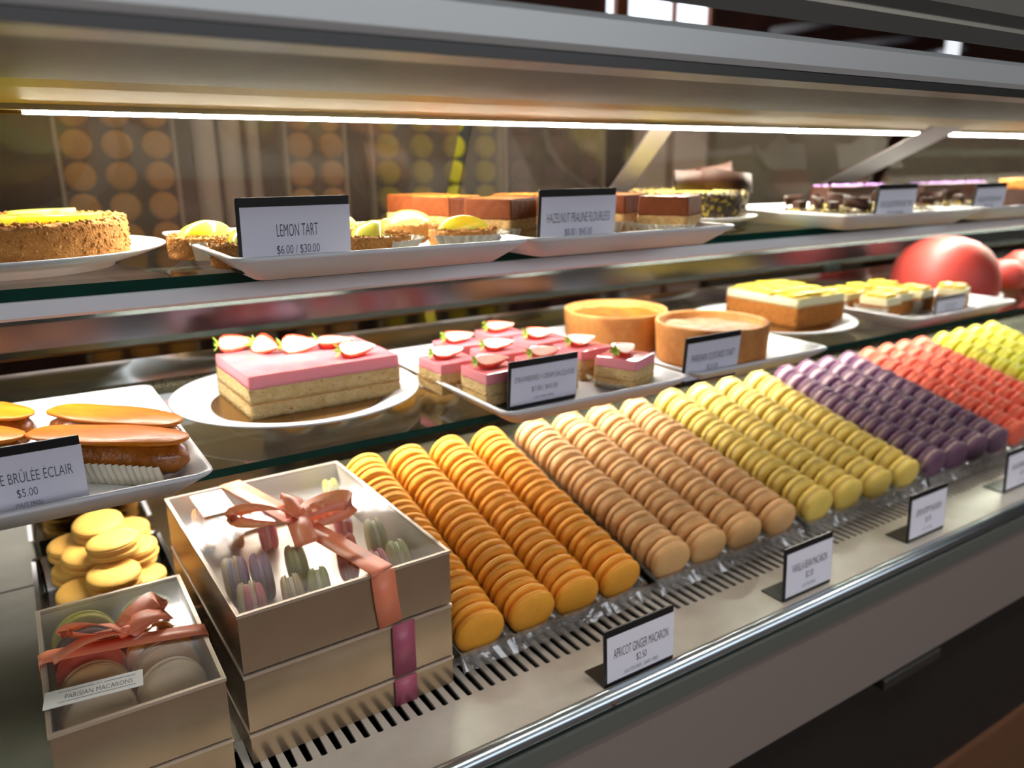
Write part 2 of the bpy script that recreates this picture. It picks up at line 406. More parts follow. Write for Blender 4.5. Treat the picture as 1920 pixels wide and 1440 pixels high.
# customer-side wall with its tall shop window
mb = MB(); a, b, z0, z1 = -2.2, 4.6, 0.35, 1.75
mb.box((XL, YF-0.12, FLZ), (a, YF, ZC)); mb.box((b, YF-0.12, FLZ), (XR, YF, ZC)); mb.box((a, YF-0.12, FLZ), (b, YF, z0)); mb.box((a, YF-0.12, z1), (b, YF, ZC))
struct(mb.build('wall_front', M['plaster']))
win2 = struct(thing('window_2', 'wide daylit shop window on the customer side', 'window'))
mb = MB(); mb.box((a, YF-0.08, z0), (b, YF-0.07, z1)); mb.build('pane', M['panefront'], win2)
mb = MB()
for k in range(5):
    x = a+(b-a)*k/4; mb.box((x-0.03, YF-0.06, z0), (x+0.03, YF-0.01, z1))
mb.build('window_frame', M['darktrim'], win2)

# ------------------------------------------------------------------ the display case
X0, X1 = -0.9, 3.3
case = thing('display_case', 'long stainless steel and glass pastry display case with lit shelves', 'display case')
P = lambda prof, name, m_, x0=X0, x1=X1, **k: MB().profx(prof, x0, x1, **k).build(name, m_, case)
DZ = -0.505
# deck: front ledge, slotted vent, inner deck and the sloping macaron ramp
P([(0.514, DZ), (0.514, DZ-0.004), (0.572, DZ-0.004), (0.572, DZ)], 'front_ledge', M['deck'])
mb = MB(); pit = 0.0135; ya, yb = 0.572, 0.640; sa, sb = 0.580, 0.632
n = int((X1-X0)/pit)
for k in range(n):
    xa = X0+k*pit; xb = xa+pit; xc = (xa+xb)/2; hw = 0.0036
    outer = [(xa, ya), (xc, ya), (xb, ya), (xb, (ya+yb)/2), (xb, yb), (xc, yb), (xa, yb), (xa, (ya+yb)/2)]
    inner = [(xc-hw*0.8, sa+0.0008), (xc, sa), (xc+hw*0.8, sa+0.0008), (xc+hw, (ya+yb)/2), (xc+hw*0.8, sb-0.0008), (xc, sb), (xc-hw*0.8, sb-0.0008), (xc-hw, (ya+yb)/2)]
    mb.loops([[(x, y, DZ) for x, y in outer], [(x, y, DZ) for x, y in inner], [(x, y, DZ-0.003) for x, y in inner]])
mb.build('slotted_vent', M['deck'], case)
P([(0.572, DZ-0.03), (0.572, DZ-0.032), (0.640, DZ-0.032), (0.640, DZ-0.03)], 'vent_duct', M['hole'])
P([(0.640, DZ), (0.640, DZ-0.004), (1.06, DZ-0.004), (1.06, DZ)], 'inner_deck', M['inner'])
RA = R(14.0)
P([(0.644, DZ+0.0005), (0.644, DZ+0.0005), (1.02, DZ+0.0005+(1.02-0.644)*math.tan(RA)), (1.02, DZ+0.0005)], 'macaron_ramp', M['inner'], x0=0.335)
# front rail, fascia and plinth
P([(0.512, DZ-0.001), (0.509, DZ+0.004), (0.503, DZ+0.006), (0.497, DZ+0.003), (0.495, DZ-0.004), (0.499, DZ-0.011), (0.512, DZ-0.012)], 'front_rail', M['rail'], smooth=True)
q = at(1150, 1306, Y=0.497)
MB().lathe([(0.0001, 0.0012), (0.0026, 0.0008), (0.0030, 0), (0.0001, 0)], 14).build('rail_plug', M['toewood'], case, (q.x, 0.4955, DZ-0.0035), (R(90), 0, 0))
P([(0.512, DZ-0.0135), (0.4935, DZ-0.0135), (0.4925, DZ-0.033), (0.512, DZ-0.033)], 'lower_rail', M['railgrey'])
P([(0.512, DZ-0.034), (0.496, DZ-0.034), (0.496, DZ-0.165), (0.501, DZ-0.169), (0.512, DZ-0.169)], 'fascia', M['fascia'])
P([(1.02, DZ-0.17), (0.515, DZ-0.17), (0.52, -0.948), (1.02, -0.948)], 'plinth', M['blackmat'])
P([(1.02, -0.9485), (0.510, -0.9485), (0.510, FLZ), (1.02, FLZ)], 'toe_board', M['toewood'])
p = at(1655, 1285, Y=0.495); q = at(1760, 1226, Y=0.495)
MB().box((p.x, 0.492, -0.690), (q.x, 0.514, -0.674)).build('latch_plate', M['latch'], case, bevel=0.002)
# body behind the deck
P([(1.062, -0.262), (1.062, FLZ), (1.10, FLZ), (1.10, -0.262)], 'back_panel', M['mirrorlow'])
P([(1.059, -0.2625), (1.059, -0.292), (1.0625, -0.292), (1.0625, -0.2625)], 'rear_vent', M['olive'])
P([(1.050, -0.232), (1.050, -0.262), (1.12, -0.262), (1.12, -0.232)], 'door_track', M['chrome'])
P([(1.052, -0.168), (1.046, -0.176), (1.046, -0.206), (1.052, -0.215), (1.075, -0.215), (1.075, -0.168)], 'door_rail', M['bar'], smooth=False)
# leaning mirrored rear doors in two sliding leaves and their frame
def dy(z): return 1.06-(z+0.12)*math.tan(R(24.5))
for k, (xa, xb) in enumerate(((X0, 0.55), (0.57, 1.55), (1.60, X1))):
    P([(dy(-0.232), -0.232), (dy(0.075), 0.075), (dy(0.075)+0.006, 0.075), (dy(-0.232)+0.006, -0.232)], 'rear_door', M['mirror'], x0=xa, x1=xb)
MB().profx([(dy(-0.232)-0.004, -0.232), (dy(-0.1)-0.004, -0.1), (dy(-0.1)+0.002, -0.1), (dy(-0.232)+0.002, -0.232)], 1.55, 1.60).build('door_stile', M['mint'], case)
for (xa, xb, ya_, za, yb_, zb, mt) in ((0.84, 0.885, dy(-0.05)-0.01, -0.05, 0.905, 0.062, M['bracket']), (1.37, 1.47, dy(-0.05)-0.01, -0.05, 0.78, 0.062, M['bracket'])):
    MB().profx([(ya_, za), (yb_, zb), (yb_+0.004, zb), (ya_+0.004, za)], xa, xb).build('canopy_bracket', mt, case)  # solid diagonal bar standing in for a glass end mirrored in the doors
# canopy: front bar, dark lip, stained underside, gold reflector and its lamp
P([(0.420, 0.066), (0.417, 0.070), (0.417, 0.086), (0.420, 0.090), (0.44, 0.090), (0.44, 0.066)], 'canopy_bar', M['canopy'])
P([(0.421, 0.0585), (0.421, 0.0655), (0.46, 0.0655), (0.46, 0.0585)], 'canopy_lip', M['darktrim'])
P([(0.46, 0.0605), (0.70, 0.0605), (0.70, 0.066), (0.46, 0.066)], 'canopy_underside', M['stained'])
P([(0.70, 0.0605), (0.735, 0.0575), (0.79, 0.0555), (0.83, 0.0535), (0.85, 0.0525), (0.85, 0.066), (0.70, 0.066)], 'lamp_reflector', M['gold'])
P([(0.851, 0.0475), (0.851, 0.066), (0.859, 0.066), (0.859, 0.0475)], 'lamp_trim', M['canopy'])
P([(0.860, 0.0452), (0.860, 0.056), (0.885, 0.056), (0.885, 0.0452)], 'header_lamp', M['led_header'], x0=0.035)
P([(0.860, 0.0445), (0.860, 0.056), (0.885, 0.056), (0.885, 0.0445)], 'lamp_end_cap', M['board'], x0=-0.4, x1=0.034)
P([(0.46, 0.0665), (1.0, 0.0665), (1.0, 0.076), (0.46, 0.076)], 'canopy_top', M['canopy'])
a = at(1337, 14, Y=0.40)
P([(0.40, a.z), (0.396, a.z+0.012), (0.401, a.z+0.018), (0.396, a.z+0.026), (0.40, a.z+0.06), (0.404, a.z+0.06), (0.4015, a.z)], 'upper_rail', M['upperrail'])

# glass shelves
sh = thing('glass_shelf', 'upper clear glass shelf with green edge above a white front rail', 'shelf', (0, 0, -0.105), group=None)
mb = MB().profx([(0.739, 0), (0.739, 0.01), (1.035, 0.01), (1.035, 0)], X0+0.01, X1-0.01)
for k, f in enumerate(mb.f):
    ys = [mb.v[i][1] for i in f]
    mb.m[k] = 1 if max(ys) < 0.74 else 0
mb.build('glass_pane', [M['glass'], M['glassedge']], sh)
MB().profx([(0.744, -0.0005), (0.744, -0.0145), (0.749, -0.0175), (0.772, -0.0175), (0.772, -0.0005)], X0+0.01, X1-0.01).build('shelf_rail', M['lightplastic'], sh)
def led_row(parent, z, xa, xb, m_, y=0.89):
    MB().profx([(y-0.011, z), (y-0.011, z-0.003), (y+0.011, z-0.003), (y+0.011, z)], xa, xb).build('led_channel', M['lightplastic'], parent)
    mb = MB(); x = xa+0.006
    while x < xb-0.012:
        mb.add([(x, y-0.007, z-0.0034), (x+0.0095, y-0.007, z-0.0034), (x+0.0095, y+0.007, z-0.0034), (x, y+0.007, z-0.0034)], [(0, 1, 2, 3)]); x += 0.019
    mb.build('led_strip', m_, parent)
led_row(sh, -0.0004, X0+0.02, X1-0.02, M['led_shelf'])
sh = thing('glass_shelf', 'lower clear glass shelf with thin dark green edge over the macarons', 'shelf', (0, 0, -0.280))
mb = MB().profx([(0.718, 0), (0.718, 0.008), (1.045, 0.008), (1.045, 0)], X0+0.01, X1-0.01)
for k, f in enumerate(mb.f):
    ys = [mb.v[i][1] for i in f]
    mb.m[k] = 1 if max(ys) < 0.72 else 0
mb.build('glass_pane', [M['glass'], M['glassedge']], sh)
led_row(sh, -0.0004, 0.055, X1-0.02, M['led_rear'], 0.93)
UZ, MZ = -0.095, -0.272

# ------------------------------------------------------------------ macarons
def macaron_meshes(n=40):
    dome = [(0.0001, 0.0116), (0.009, 0.0115), (0.0165, 0.0112), (0.0222, 0.0104), (0.0258, 0.0088), (0.0275, 0.0070), (0.0277, 0.0060)]
    foot = [(0.0264, 0.0053), (0.0280, 0.0047), (0.0281, 0.0036), (0.0270, 0.0028), (0.0001, 0.0027)]
    def ruff(a, k, r, z):
        if k <= 7 or r < 0.001: return 1
        return 1+0.012*noise.noise(Vector((math.cos(a)*9, math.sin(a)*9, z*900)))+0.012*noise.noise(Vector((math.cos(a)*26, math.sin(a)*26, z*1500)))
    up = MB().lathe(dome+foot, n, rfun=ruff)
    dn = MB().lathe([(r, -z) for r, z in dome+foot], n, rfun=lambda a, k, r, z: ruff(a+2.1, k, r, z))
    fill = MB().lathe([(0.0001, 0.0028), (0.0244, 0.0028), (0.0250, 0.0012), (0.0250, -0.0012), (0.0244, -0.0028), (0.0001, -0.0028)], n)
    return up, dn, fill
UPM, DNM, FIM = macaron_meshes(44)
UPF, DNF, FIF = macaron_meshes(26)
PROTO = {}
def macaron(flavour, name, label, M4, group, parts=True, scale=1.0, fat=1.0):
    """M4: matrix of the macaron's centre (its axis is local z), relative to the viewpoint"""
    key = (flavour, parts)
    if key not in PROTO:
        sm, fm = MF[flavour]
        if parts:
            r = thing(name, label, 'macaron')
            UPM.build('shell', sm, r); DNM.build('shell', sm, r); FIM.build('filling', fm, r)
        else:
            mb = MB()
            for src, mi in ((UPF, 0), (DNF, 0), (FIF, 1)): mb.add(src.v, src.f, mi, True)
            r = mb.build(name, [sm, fm]); tag(r, label, 'macaron')
        PROTO[key] = [r, False]
    src, used = PROTO[key]
    loc, q, _ = M4.decompose()
    if not used:
        PROTO[key][1] = True; r = src; r.location = loc+Vector((0, 0, H)); r.rotation_euler = q.to_euler()
    else:
        r = dup(src, loc, q.to_euler())
    r.name = name; r['label'] = label; r['category'] = 'macaron'; r['group'] = group
    r.scale = (scale, scale, scale*fat)
    return r
def pose(p, axis, spin=0.0):
    q = Vector(axis).normalized().to_track_quat('Z', 'Y')
    return Matrix.Translation(Vector(p)) @ q.to_matrix().to_4x4() @ Matrix.Rotation(spin, 4, 'Z')

COLS = {'orange': [0.357, 0.420, 0.482, 0.5455], 'beige': [0.624, 0.689, 0.755, 0.824], 'yellow': [0.902, 0.970, 1.042, 1.116],
        'purple': [1.192, 1.252, 1.316, 1.382], 'coral': [1.446, 1.508, 1.570, 1.632], 'lime': [1.716, 1.784, 1.852, 1.920]}
COLW = ['leftmost', 'second', 'third', 'rightmost']
TDIR = Vector((0, math.cos(RA), math.sin(RA))); NDIR = Vector((0, -math.sin(RA), math.cos(RA)))
for fl, xs in COLS.items():
    n = 12
    near = fl in ('orange', 'beige', 'yellow')
    for ci, x in enumerate(xs):
        for k in range(n):
            pitch_ = 0.298/(n-1)
            c = Vector((x, 0.624, -0.4655))+TDIR*(k*pitch_)
            jit = random.uniform(-1, 1)
            c += Vector((random.uniform(-0.0012, 0.0012), 0, random.uniform(-0.0006, 0.0012)))
            ax = Vector((random.uniform(-0.06, 0.06)-0.02, -1, -0.27+jit*0.05+random.uniform(-0.03, 0.03)))
            macaron(fl, fl+'_macaron', '%s %s macaron from the front in the %s %s column' % (ORD[k], fl, COLW[ci], fl), pose(c, ax, random.uniform(0, 6.28)), fl+' macarons standing in rows on the ramp', parts=near, fat=1.12)
    # the clear plastic tray they stand in: four troughs with end walls and a flared lip
    mb = MB(); rr = 0.0305
    Y0 = Vector((0, 0.610, -0.4680))
    prof = []
    half = (xs[1]-xs[0])/2
    for x in xs:
        m_ = 11
        for i in range(m_):
            a = R(200+140*i/(m_-1)); prof.append((x+rr*math.cos(a), rr*math.sin(a)))
    prof = [(xs[0]-half, -0.006)]+prof+[(xs[-1]+half, -0.006)]
    L = 0.335
    front = [Vector((px, 0, 0))+Y0+NDIR*h for px, h in prof]
    back = [p_+TDIR*L for p_ in front]
    mb.loops([front, back], 0, True, closed=False)
    lip = [Vector((px, 0, 0))+Y0+NDIR*max(h, -0.013)+TDIR*(-0.001) for px, h in prof]
    mb.loops([front, lip], 0, False, closed=False)
    fl1 = [Vector((p_.x, p_.y-0.004, p_.z-0.002)) for p_ in lip]
    fl2 = [Vector((p_.x, p_.y-0.012-0.003*noise.noise(Vector((p_.x*160, 1, 2))), max(DZ+0.0025, Y0.z-0.026+0.004*noise.noise(Vector((p_.x*130, 5, 0)))))) for p_ in lip]
    mb.loops([lip, fl1, fl2], 0, False, closed=False)
    o = mb.build(fl.replace('orange', 'clear')+'_tray' if False else 'clear_tray', M['clearplastic'], recalc=False)
    sm = o.modifiers.new('solid', 'SOLIDIFY'); sm.thickness = 0.0006
    tag(o, 'clear plastic ribbed tray holding the %s macarons' % fl, 'tray', 'clear macaron trays')

# ------------------------------------------------------------------ serving trays and plates
def serving_tray(label, x0, x1, y0, y1, zb, h=0.0225, rz=0.0):
    w, d = x1-x0, y1-y0; t = 0.005; ins = 0.026
    mb = MB()
    mb.loops([rrect(w-2*ins, d-2*ins, 0.010, 0), rrect(w-0.004, d-0.004, 0.014, h-0.004), rrect(w, d, 0.015, h-0.0018), rrect(w-0.001, d-0.001, 0.015, h), rrect(w-0.009, d-0.009, 0.013, h), rrect(w-0.012, d-0.012, 0.012, h-0.002),
              rrect(w-2*ins-0.004, d-2*ins-0.004, 0.010, t+0.001), rrect(w-2*ins-0.014, d-2*ins-0.014, 0.008, t)], 0, True, True, True)
    o = mb.build('serving_tray', M['ceramic'], None, ((x0+x1)/2, (y0+y1)/2, zb), (0, 0, rz))
    return tag(o, label, 'tray', 'white serving trays')
T = 0.005
serving_tray('white tray of lemon tartlets behind the lemon tart sign', 0.152, 0.440, 0.645, 0.965, UZ)
serving_tray('white tray of hazelnut praline squares on the upper shelf', 0.4435, 0.738, 0.648, 1.010, UZ)
serving_tray('white tray of little chocolate tartlets on the upper shelf', 0.990, 1.290, 0.655, 0.935, UZ, rz=R(-5))
serving_tray('white tray with the orange crumbed cake at the far upper shelf', 1.315, 1.78, 0.655, 0.965, UZ)
serving_tray('white tray of caramel eclairs on the lower shelf', -0.17, 0.124, 0.655, 0.985, MZ)
serving_tray('white tray of strawberry cream squares on the lower shelf', 0.411, 0.678, 0.650, 0.985, MZ)
serving_tray('white tray with two round custard tarts', 0.6885, 0.950, 0.655, 0.985, MZ)
serving_tray('white tray of small lemon squares at the far lower shelf', 1.235, 1.56, 0.70, 0.985, MZ)
def plate(label, c, r, zb, h=0.018, foot=0.6):
    f = r*foot
    prof = [(0.0001, 0.003), (f*0.94, 0.003), (f*0.96, 0.0), (f, 0.0), (f*1.02, 0.004), (r*0.86, h*0.55), (r, h-0.002), (r*1.003, h-0.0005), (r*0.995, h), (r*0.80, h*0.70), (r*0.74, h*0.45), (r*0.70, 0.0062), (0.0001, 0.0060)]
    o = MB().lathe(prof, 72).build('plate', M['ceramic'], None, (c[0], c[1], zb))
    return tag(o, label, 'plate', 'round white plates')
def cake_board(label, c, r, z):
    o = MB().lathe([(0.0001, 0), (r, 0), (r, 0.0018), (0.0001, 0.0018)], 64, smooth=False).build('cake_board', M['board'], None, (c[0], c[1], z))
    return tag(o, label, 'cake board')
PL1 = (0.0, 0.893); PL2 = (0.268, 0.880); PL3 = (1.085, 0.868); PL4 = (0.906, 0.905)
plate('footed white plate under the whole lemon tart', PL1, 0.143, UZ, 0.020, 0.66)
plate('round white plate under the long strawberry cake', PL2, 0.140, MZ, 0.019)
plate('round white plate under the lemon cream cake', PL3, 0.135, MZ, 0.017)
plate('round white plate under the chocolate cake with curls', PL4, 0.106, UZ, 0.016)
cake_board('thin gold cake board under the whole lemon tart', PL1, 0.094, UZ+0.0065)
cake_board('thin gold cake board under the long strawberry cake', PL2, 0.098, MZ+0.0065)
cake_board('gold cake board under the lemon cream cake', PL3, 0.094, MZ+0.0065)

# ------------------------------------------------------------------ signs
def sign(label, bl, w, h, lines, rz=0.0, lean=R(4), foot=0.03):
    """bl: bottom left front corner; lines: (text, centre height fraction, cap height fraction, width fraction, ink)"""
    r = thing('sign', label, 'sign', bl, rz, 'black framed price signs')
    t = 0.0022
    L_ = Matrix.Rotation(lean, 4, 'X')
    mb = MB()
    mb.box((0, 0, 0.0012), (w, t, h), T=L_)
    mb.box((0, -0.0012, h-0.0072), (w, 0, h+0.0006), T=L_)
    mb.box((0, -0.0012, 0.0012), (w, 0, 0.0050), T=L_)
    mb.box((-0.0006, -0.0010, 0.0012), (0.0026, 0, h), T=L_)
    mb.build('sign_holder', M['black'], r, bevel=0.0004)
    MB().box((0, 0, 0), (w, foot, 0.0014)).build('foot_plate', M['black'], r)
    cb = MB(); cb.box((0.0027, -0.0011, 0.0051), (w+0.0006, -0.0004, h-0.0073), T=L_)
    card = cb.build('card', M['card'], r)
    hc = h-0.0124
    for s_, fy, fh, fwid, ink in lines:
        p_ = L_ @ Vector((0.0027+(w-0.0021)*0.5, -0.00135, 0.0051+hc*fy))
        textmesh('printed_text', s_, w*fwid, hc*fh, ink, card, p_, (R(90)+lean, 0, 0))
    return r
I, IP = M['ink'], M['inkpale']
def sign_px(label, bl, tr, Y, zbase, lines, **k):
    a = at(bl[0], bl[1], Y=Y); b = at(tr[0], tr[1], Y=Y)
    return sign(label, (a.x, Y, zbase), b.x-a.x, b.z-zbase, lines, **k)
sign_px('black framed sign reading LEMON TART on the upper shelf', (437, 370), (649, 366), 0.685, UZ+T, [('LEMON TART', 0.60, 0.21, 0.37, I), ('$6.00 / $30.00', 0.26, 0.17, 0.385, I)])
sign_px('black framed sign reading HAZELNUT PRALINE FLOURLESS', (1007, 355), (1150, 352), 0.690, UZ+T, [('HAZELNUT PRALINE FLOURLESS', 0.56, 0.20, 0.83, I), ('$8.00 / $45.00', 0.24, 0.17, 0.36, I)])
sign_px('price sign in front of the chocolate tartlets on the upper shelf', (1644, 345), (1716, 344), 0.695, UZ+T, [('CHOCOLATE PISTACHIO TART', 0.52, 0.2, 0.86, I), ('$8.00 / $45.00', 0.2, 0.17, 0.4, I)])
sign_px('price sign farthest along the upper shelf by the orange crumbed cake', (1828, 343), (1884, 342), 0.695, UZ+T, [('HAZELNUT ROCHER CAKE', 0.55, 0.2, 0.8, I), ('$8.00', 0.25, 0.17, 0.3, I)])
sign_px('black framed sign reading BRULEE ECLAIR, cut off by the frame', (-92, 868), (146, 813), 0.690, MZ+T, [('CR\u00c8ME BR\u00dbL\u00c9E \u00c9CLAIR', 0.62, 0.24, 0.78, I), ('$5.00', 0.30, 0.17, 0.165, I), ('(NUT FREE)', 0.09, 0.09, 0.22, I)])
sign_px('black framed sign reading STRAWBERRIES + CREAM DACQUOISE', (951, 678), (1079, 658), 0.705, MZ+T, [('STRAWBERRIES + CREAM DACQUOISE', 0.66, 0.17, 0.88, I), ('$7.00 / $45.00', 0.36, 0.15, 0.38, I), ('(GLUTEN FREE)', 0.12, 0.08, 0.28, I)])
sign_px('black framed sign reading PARISIAN CUSTARD TART', (1283, 632), (1384, 617), 0.672, MZ+T, [('PARISIAN CUSTARD TART', 0.58, 0.19, 0.8, I), ('$25.00', 0.28, 0.16, 0.2, I)], foot=0.008)
sign_px('small price sign in front of the far lemon squares', (1755, 556), (1808, 548), 0.745, MZ+T, [('LEMON BAR', 0.56, 0.2, 0.42, I), ('$6.00', 0.25, 0.16, 0.3, I)])
def deck_sign(label, bl, br, ht, lines):
    a = at(bl[0], bl[1], z=DZ); b = at(br[0], br[1], z=DZ)
    y = (a.y+b.y)/2
    return sign(label, (a.x, y+0.004, DZ+0.0002), b.x-a.x, ht, lines, lean=R(-3), foot=0.032)
deck_sign('black framed sign reading APRICOT GINGER MACARON on the steel ledge', (1136, 1294), (1268, 1240), 0.062, [('APRICOT GINGER MACARON', 0.60, 0.21, 0.80, I), ('$2.50', 0.32, 0.18, 0.15, I), ('(GLUTEN FREE - DAIRY FREE)', 0.10, 0.11, 0.5, IP)])
deck_sign('black framed sign reading VANILLA BEAN MACARON on the steel ledge', (1474, 1134), (1559, 1094), 0.068, [('VANILLA BEAN MACARON', 0.62, 0.19, 0.75, I), ('$2.50', 0.36, 0.17, 0.16, I), ('(GLUTEN FREE)', 0.12, 0.1, 0.28, IP)])
deck_sign('black framed sign reading LEMON POPPY MACARON on the steel ledge', (1706, 1022), (1772, 992), 0.069, [('LEMON POPPY MACARON', 0.62, 0.17, 0.7, I), ('$2.50', 0.36, 0.15, 0.16, I), ('(GLUTEN FREE)', 0.12, 0.08, 0.28, IP)])
deck_sign('price sign on the ledge in front of the purple macarons', (1886, 927), (1946, 902), 0.068, [('BLACKCURRANT MACARON', 0.62, 0.17, 0.7, I), ('$2.50', 0.36, 0.15, 0.16, I), ('(GLUTEN FREE)', 0.12, 0.08, 0.28, IP)])

# ------------------------------------------------------------------ pastry builders
def pleated_cup(r, h, flare=1.35, n=28, cut=None):
    """fluted paper case; cut=(a0, a1) keeps only that angular span"""
    a0, a1 = cut or (0, 2*PI); seg = n*4
    ls = []
    for rr, z, amp in ((r*0.55, 0.0004, 0.0), (r, 0.0006, 0.01), (r*(1+(flare-1)*0.4), h*0.5, 0.035), (r*flare, h, 0.055)):
        l = []
        for i in range(seg+1):
            a = a0+(a1-a0)*i/seg
            q = rr*(1+amp*math.cos(a*n))
            l.append((q*math.cos(a), q*math.sin(a), z))
        ls.append(l)
    return MB().loops(ls, 0, True, closed=False)
def strawberry(parent, p, ang, L=0.040, r=0.0120, cut=True, tilt=0.5, name='strawberry'):
    """half a strawberry lying on its side: axis along local x (stalk end at -x), cut face up towards the front"""
    prof = [(0.0, -0.5), (0.66, -0.46), (0.98, -0.34), (1.0, -0.18), (0.80, 0.06), (0.52, 0.27), (0.24, 0.42), (0.0, 0.5)]
    n = 18; mb = MB(); ls = []
    a0, a1 = (PI, 2*PI) if cut else (0, 2*PI)
    for q, t in prof:
        ls.append([(t*L, r*q*math.cos(a0+(a1-a0)*i/n)*1.05, r*q*math.sin(a0+(a1-a0)*i/n)*0.9) for i in range(n+1)])
    mb.loops(ls, 0, True, closed=False)
    if cut:
        vs = []; fs = []
        for q, t in prof: vs += [(t*L, -r*q*1.05, 0), (t*L, -r*q*0.80, 0.0005*(q > 0.2)), (t*L, r*q*0.80, 0.0005*(q > 0.2)), (t*L, r*q*1.05, 0)]
        f0 = []; f1 = []
        for k in range(len(prof)-1):
            o_ = 4*k
            f0 += [(o_, o_+1, o_+5, o_+4), (o_+2, o_+3, o_+7, o_+6)]; f1 += [(o_+1, o_+2, o_+6, o_+5)]
        mb.add(vs, f0, 0, False); mb.add(vs, f1, 1, False)
    o = mb.build(name, [M['berry'], M['berrycut']], parent, Vector(p)+Vector((0, 0, r*0.72)), Euler((tilt, 0, ang), 'XYZ'))
    lf = MB()
    for k in range(6):
        a = 2*PI*k/6+0.3
        d = Vector((-0.35, math.cos(a), math.sin(a)*0.8)).normalized(); s_ = Vector((0, -math.sin(a), math.cos(a)))
        b0 = Vector((-0.47*L, 0, -0.001)); ln = r*0.75
        lf.add([b0-s_*0.001, b0+d*ln*0.5-s_*0.0022+Vector((-0.001, 0, 0)), b0+d*ln+Vector((-0.003, 0, 0.001)), b0+d*ln*0.5+s_*0.0022+Vector((-0.001, 0, 0)), b0+s_*0.001], [(0, 1, 2, 3, 4)], 0, False)
    g = lf.build('calyx', M['leaf'], o, recalc=False)
    sm_ = g.modifiers.new('solid', 'SOLIDIFY'); sm_.thickness = 0.0005
    return o

# --- whole lemon tart
def crumb_ring(r, h, rin, seed=0, n=150, lumps=420, lump=0.0016):
    prof = [(rin, h*0.72), (rin+0.002, h*0.98), (r-0.004, h*1.02), (r-0.001, h*0.97)]+[(r, h*(0.93-0.93*k/12)) for k in range(13)]+[(rin, 0)]
    mb = MB(); ls = []
    for rr, z in prof:
        l = []
        for i in range(n):
            a = 2*PI*i/n; p_ = Vector((rr*math.cos(a), rr*math.sin(a), z))
            amp = 0.0016 if z > h*0.9 else 0.0009
            d = noise.noise_vector(p_*260+Vector((seed, 0, 0)))*amp + noise.noise_vector(p_*90)*amp
            if z < 0.001: d.z = abs(d.z)*0.2
            l.append(p_+d)
        ls.append(l)
    mb.loops(ls, 0, True)
    rnd = random.Random(seed)
    octv = [(1, 0, 0), (-1, 0, 0), (0, 1, 0), (0, -1, 0), (0, 0, 1), (0, 0, -1)]
    octf = [(0, 2, 4), (2, 1, 4), (1, 3, 4), (3, 0, 4), (2, 0, 5), (1, 2, 5), (3, 1, 5), (0, 3, 5)]
    for k in range(lumps):
        a = rnd.uniform(0, 2*PI)
        if rnd.random() < 0.62: rr, z = rnd.uniform(rin, r), h*rnd.uniform(0.98, 1.06)
        else: rr, z = r, h*rnd.uniform(0.25, 0.98)
        s_ = lump*rnd.uniform(0.5, 1.25)
        Tm = Matrix.Translation((rr*math.cos(a), rr*math.sin(a), z)) @ Euler((rnd.uniform(0, 3), rnd.uniform(0, 3), 0)).to_matrix().to_4x4() @ Matrix.Diagonal((s_, s_*rnd.uniform(0.7, 1.3), s_, 1))
        mb.add(octv, octf, 0, True, Tm)
    return mb
tz = UZ+0.0065+0.0019
lt = thing('lemon_tart', 'whole lemon tart with crumb crust on a footed plate', 'tart', (PL1[0], PL1[1], tz))
crumb_ring(0.110, 0.037, 0.098, 3, 220, 1300, 0.0019).build('crust', M['crumb'], lt)
MB().lathe([(0.0001, 0.033), (0.05, 0.0332), (0.0985, 0.032), (0.0985, 0.001), (0.0001, 0.001)], 64).build('lemon_filling', M['curd'], lt)
def lemon_piece(parent, c, r, a0, a1, z, h, rin=0.0, rot=0, tiltx=0.0):
    mb = MB(); n = 14; o_ = []; i_ = []
    for k in range(n+1):
        a = a0+(a1-a0)*k/n
        o_.append((r*math.cos(a), r*math.sin(a))); i_.append((rin*math.cos(a), rin*math.sin(a)))
    poly = o_+list(reversed(i_))
    mb.loops([[(x, y, 0) for x, y in poly], [(x, y, h) for x, y in poly]], 0, False, True, True)
    return mb.build('lemon_slice', M['jelly'], parent, (c[0], c[1], z), (tiltx, 0, rot), bevel=0.0008)
for (cx, cy, r_, a0, a1, rot) in ((-0.015, -0.030, 0.052, 0.2, 2.9, 3.3), (0.045, -0.045, 0.040, 0.1, 3.0, 3.0), (0.05, 0.02, 0.04, 0, 2.6, 1.0), (-0.04, 0.045, 0.045, 0, 2.8, 0.3), (-0.07, -0.01, 0.036, 0, 2.9, 2.2)):
    lemon_piece(lt, (cx, cy), r_, a0, a1, 0.0335, 0.0105, 0.010, rot)

# --- small lemon tarts in fluted cases
def tartlet():
    r = thing('lemon_tartlet', 'x', 'tart', group='small lemon tarts behind their sign')
    crumb_ring(0.036, 0.022, 0.030, 5, 90, 320, 0.0013).build('crust', M['crumb'], r, (0, 0, 0.0006))
    MB().lathe([(0.0001, 0.0225), (0.015, 0.0222), (0.0302, 0.019), (0.0302, 0.002), (0.0001, 0.002)], 40).build('lemon_filling', M['curd'], r)
    mb = MB(); n = 16; ls = []   # a lemon half-slice standing in the curd
    prof = [(0.029*math.cos(PI*k/n), 0.019*math.sin(PI*k/n)) for k in range(n+1)]
    mb.loops([[(x, -0.008, z) for x, z in prof], [(x*0.97, 0.001, z*1.02) for x, z in prof], [(x*0.9, 0.012, z*0.85) for x, z in prof], [(x*0.6, 0.020, z*0.5) for x, z in prof]], 0, True, True, True)
    mb.build('lemon_slice', M['jelly'], r, (0, 0, 0.017))
    pleated_cup(0.037, 0.019, 1.30, 30, (R(-150), R(60))).build('paper_case', M['cup'], r, recalc=False)
    return r
tp = tartlet()
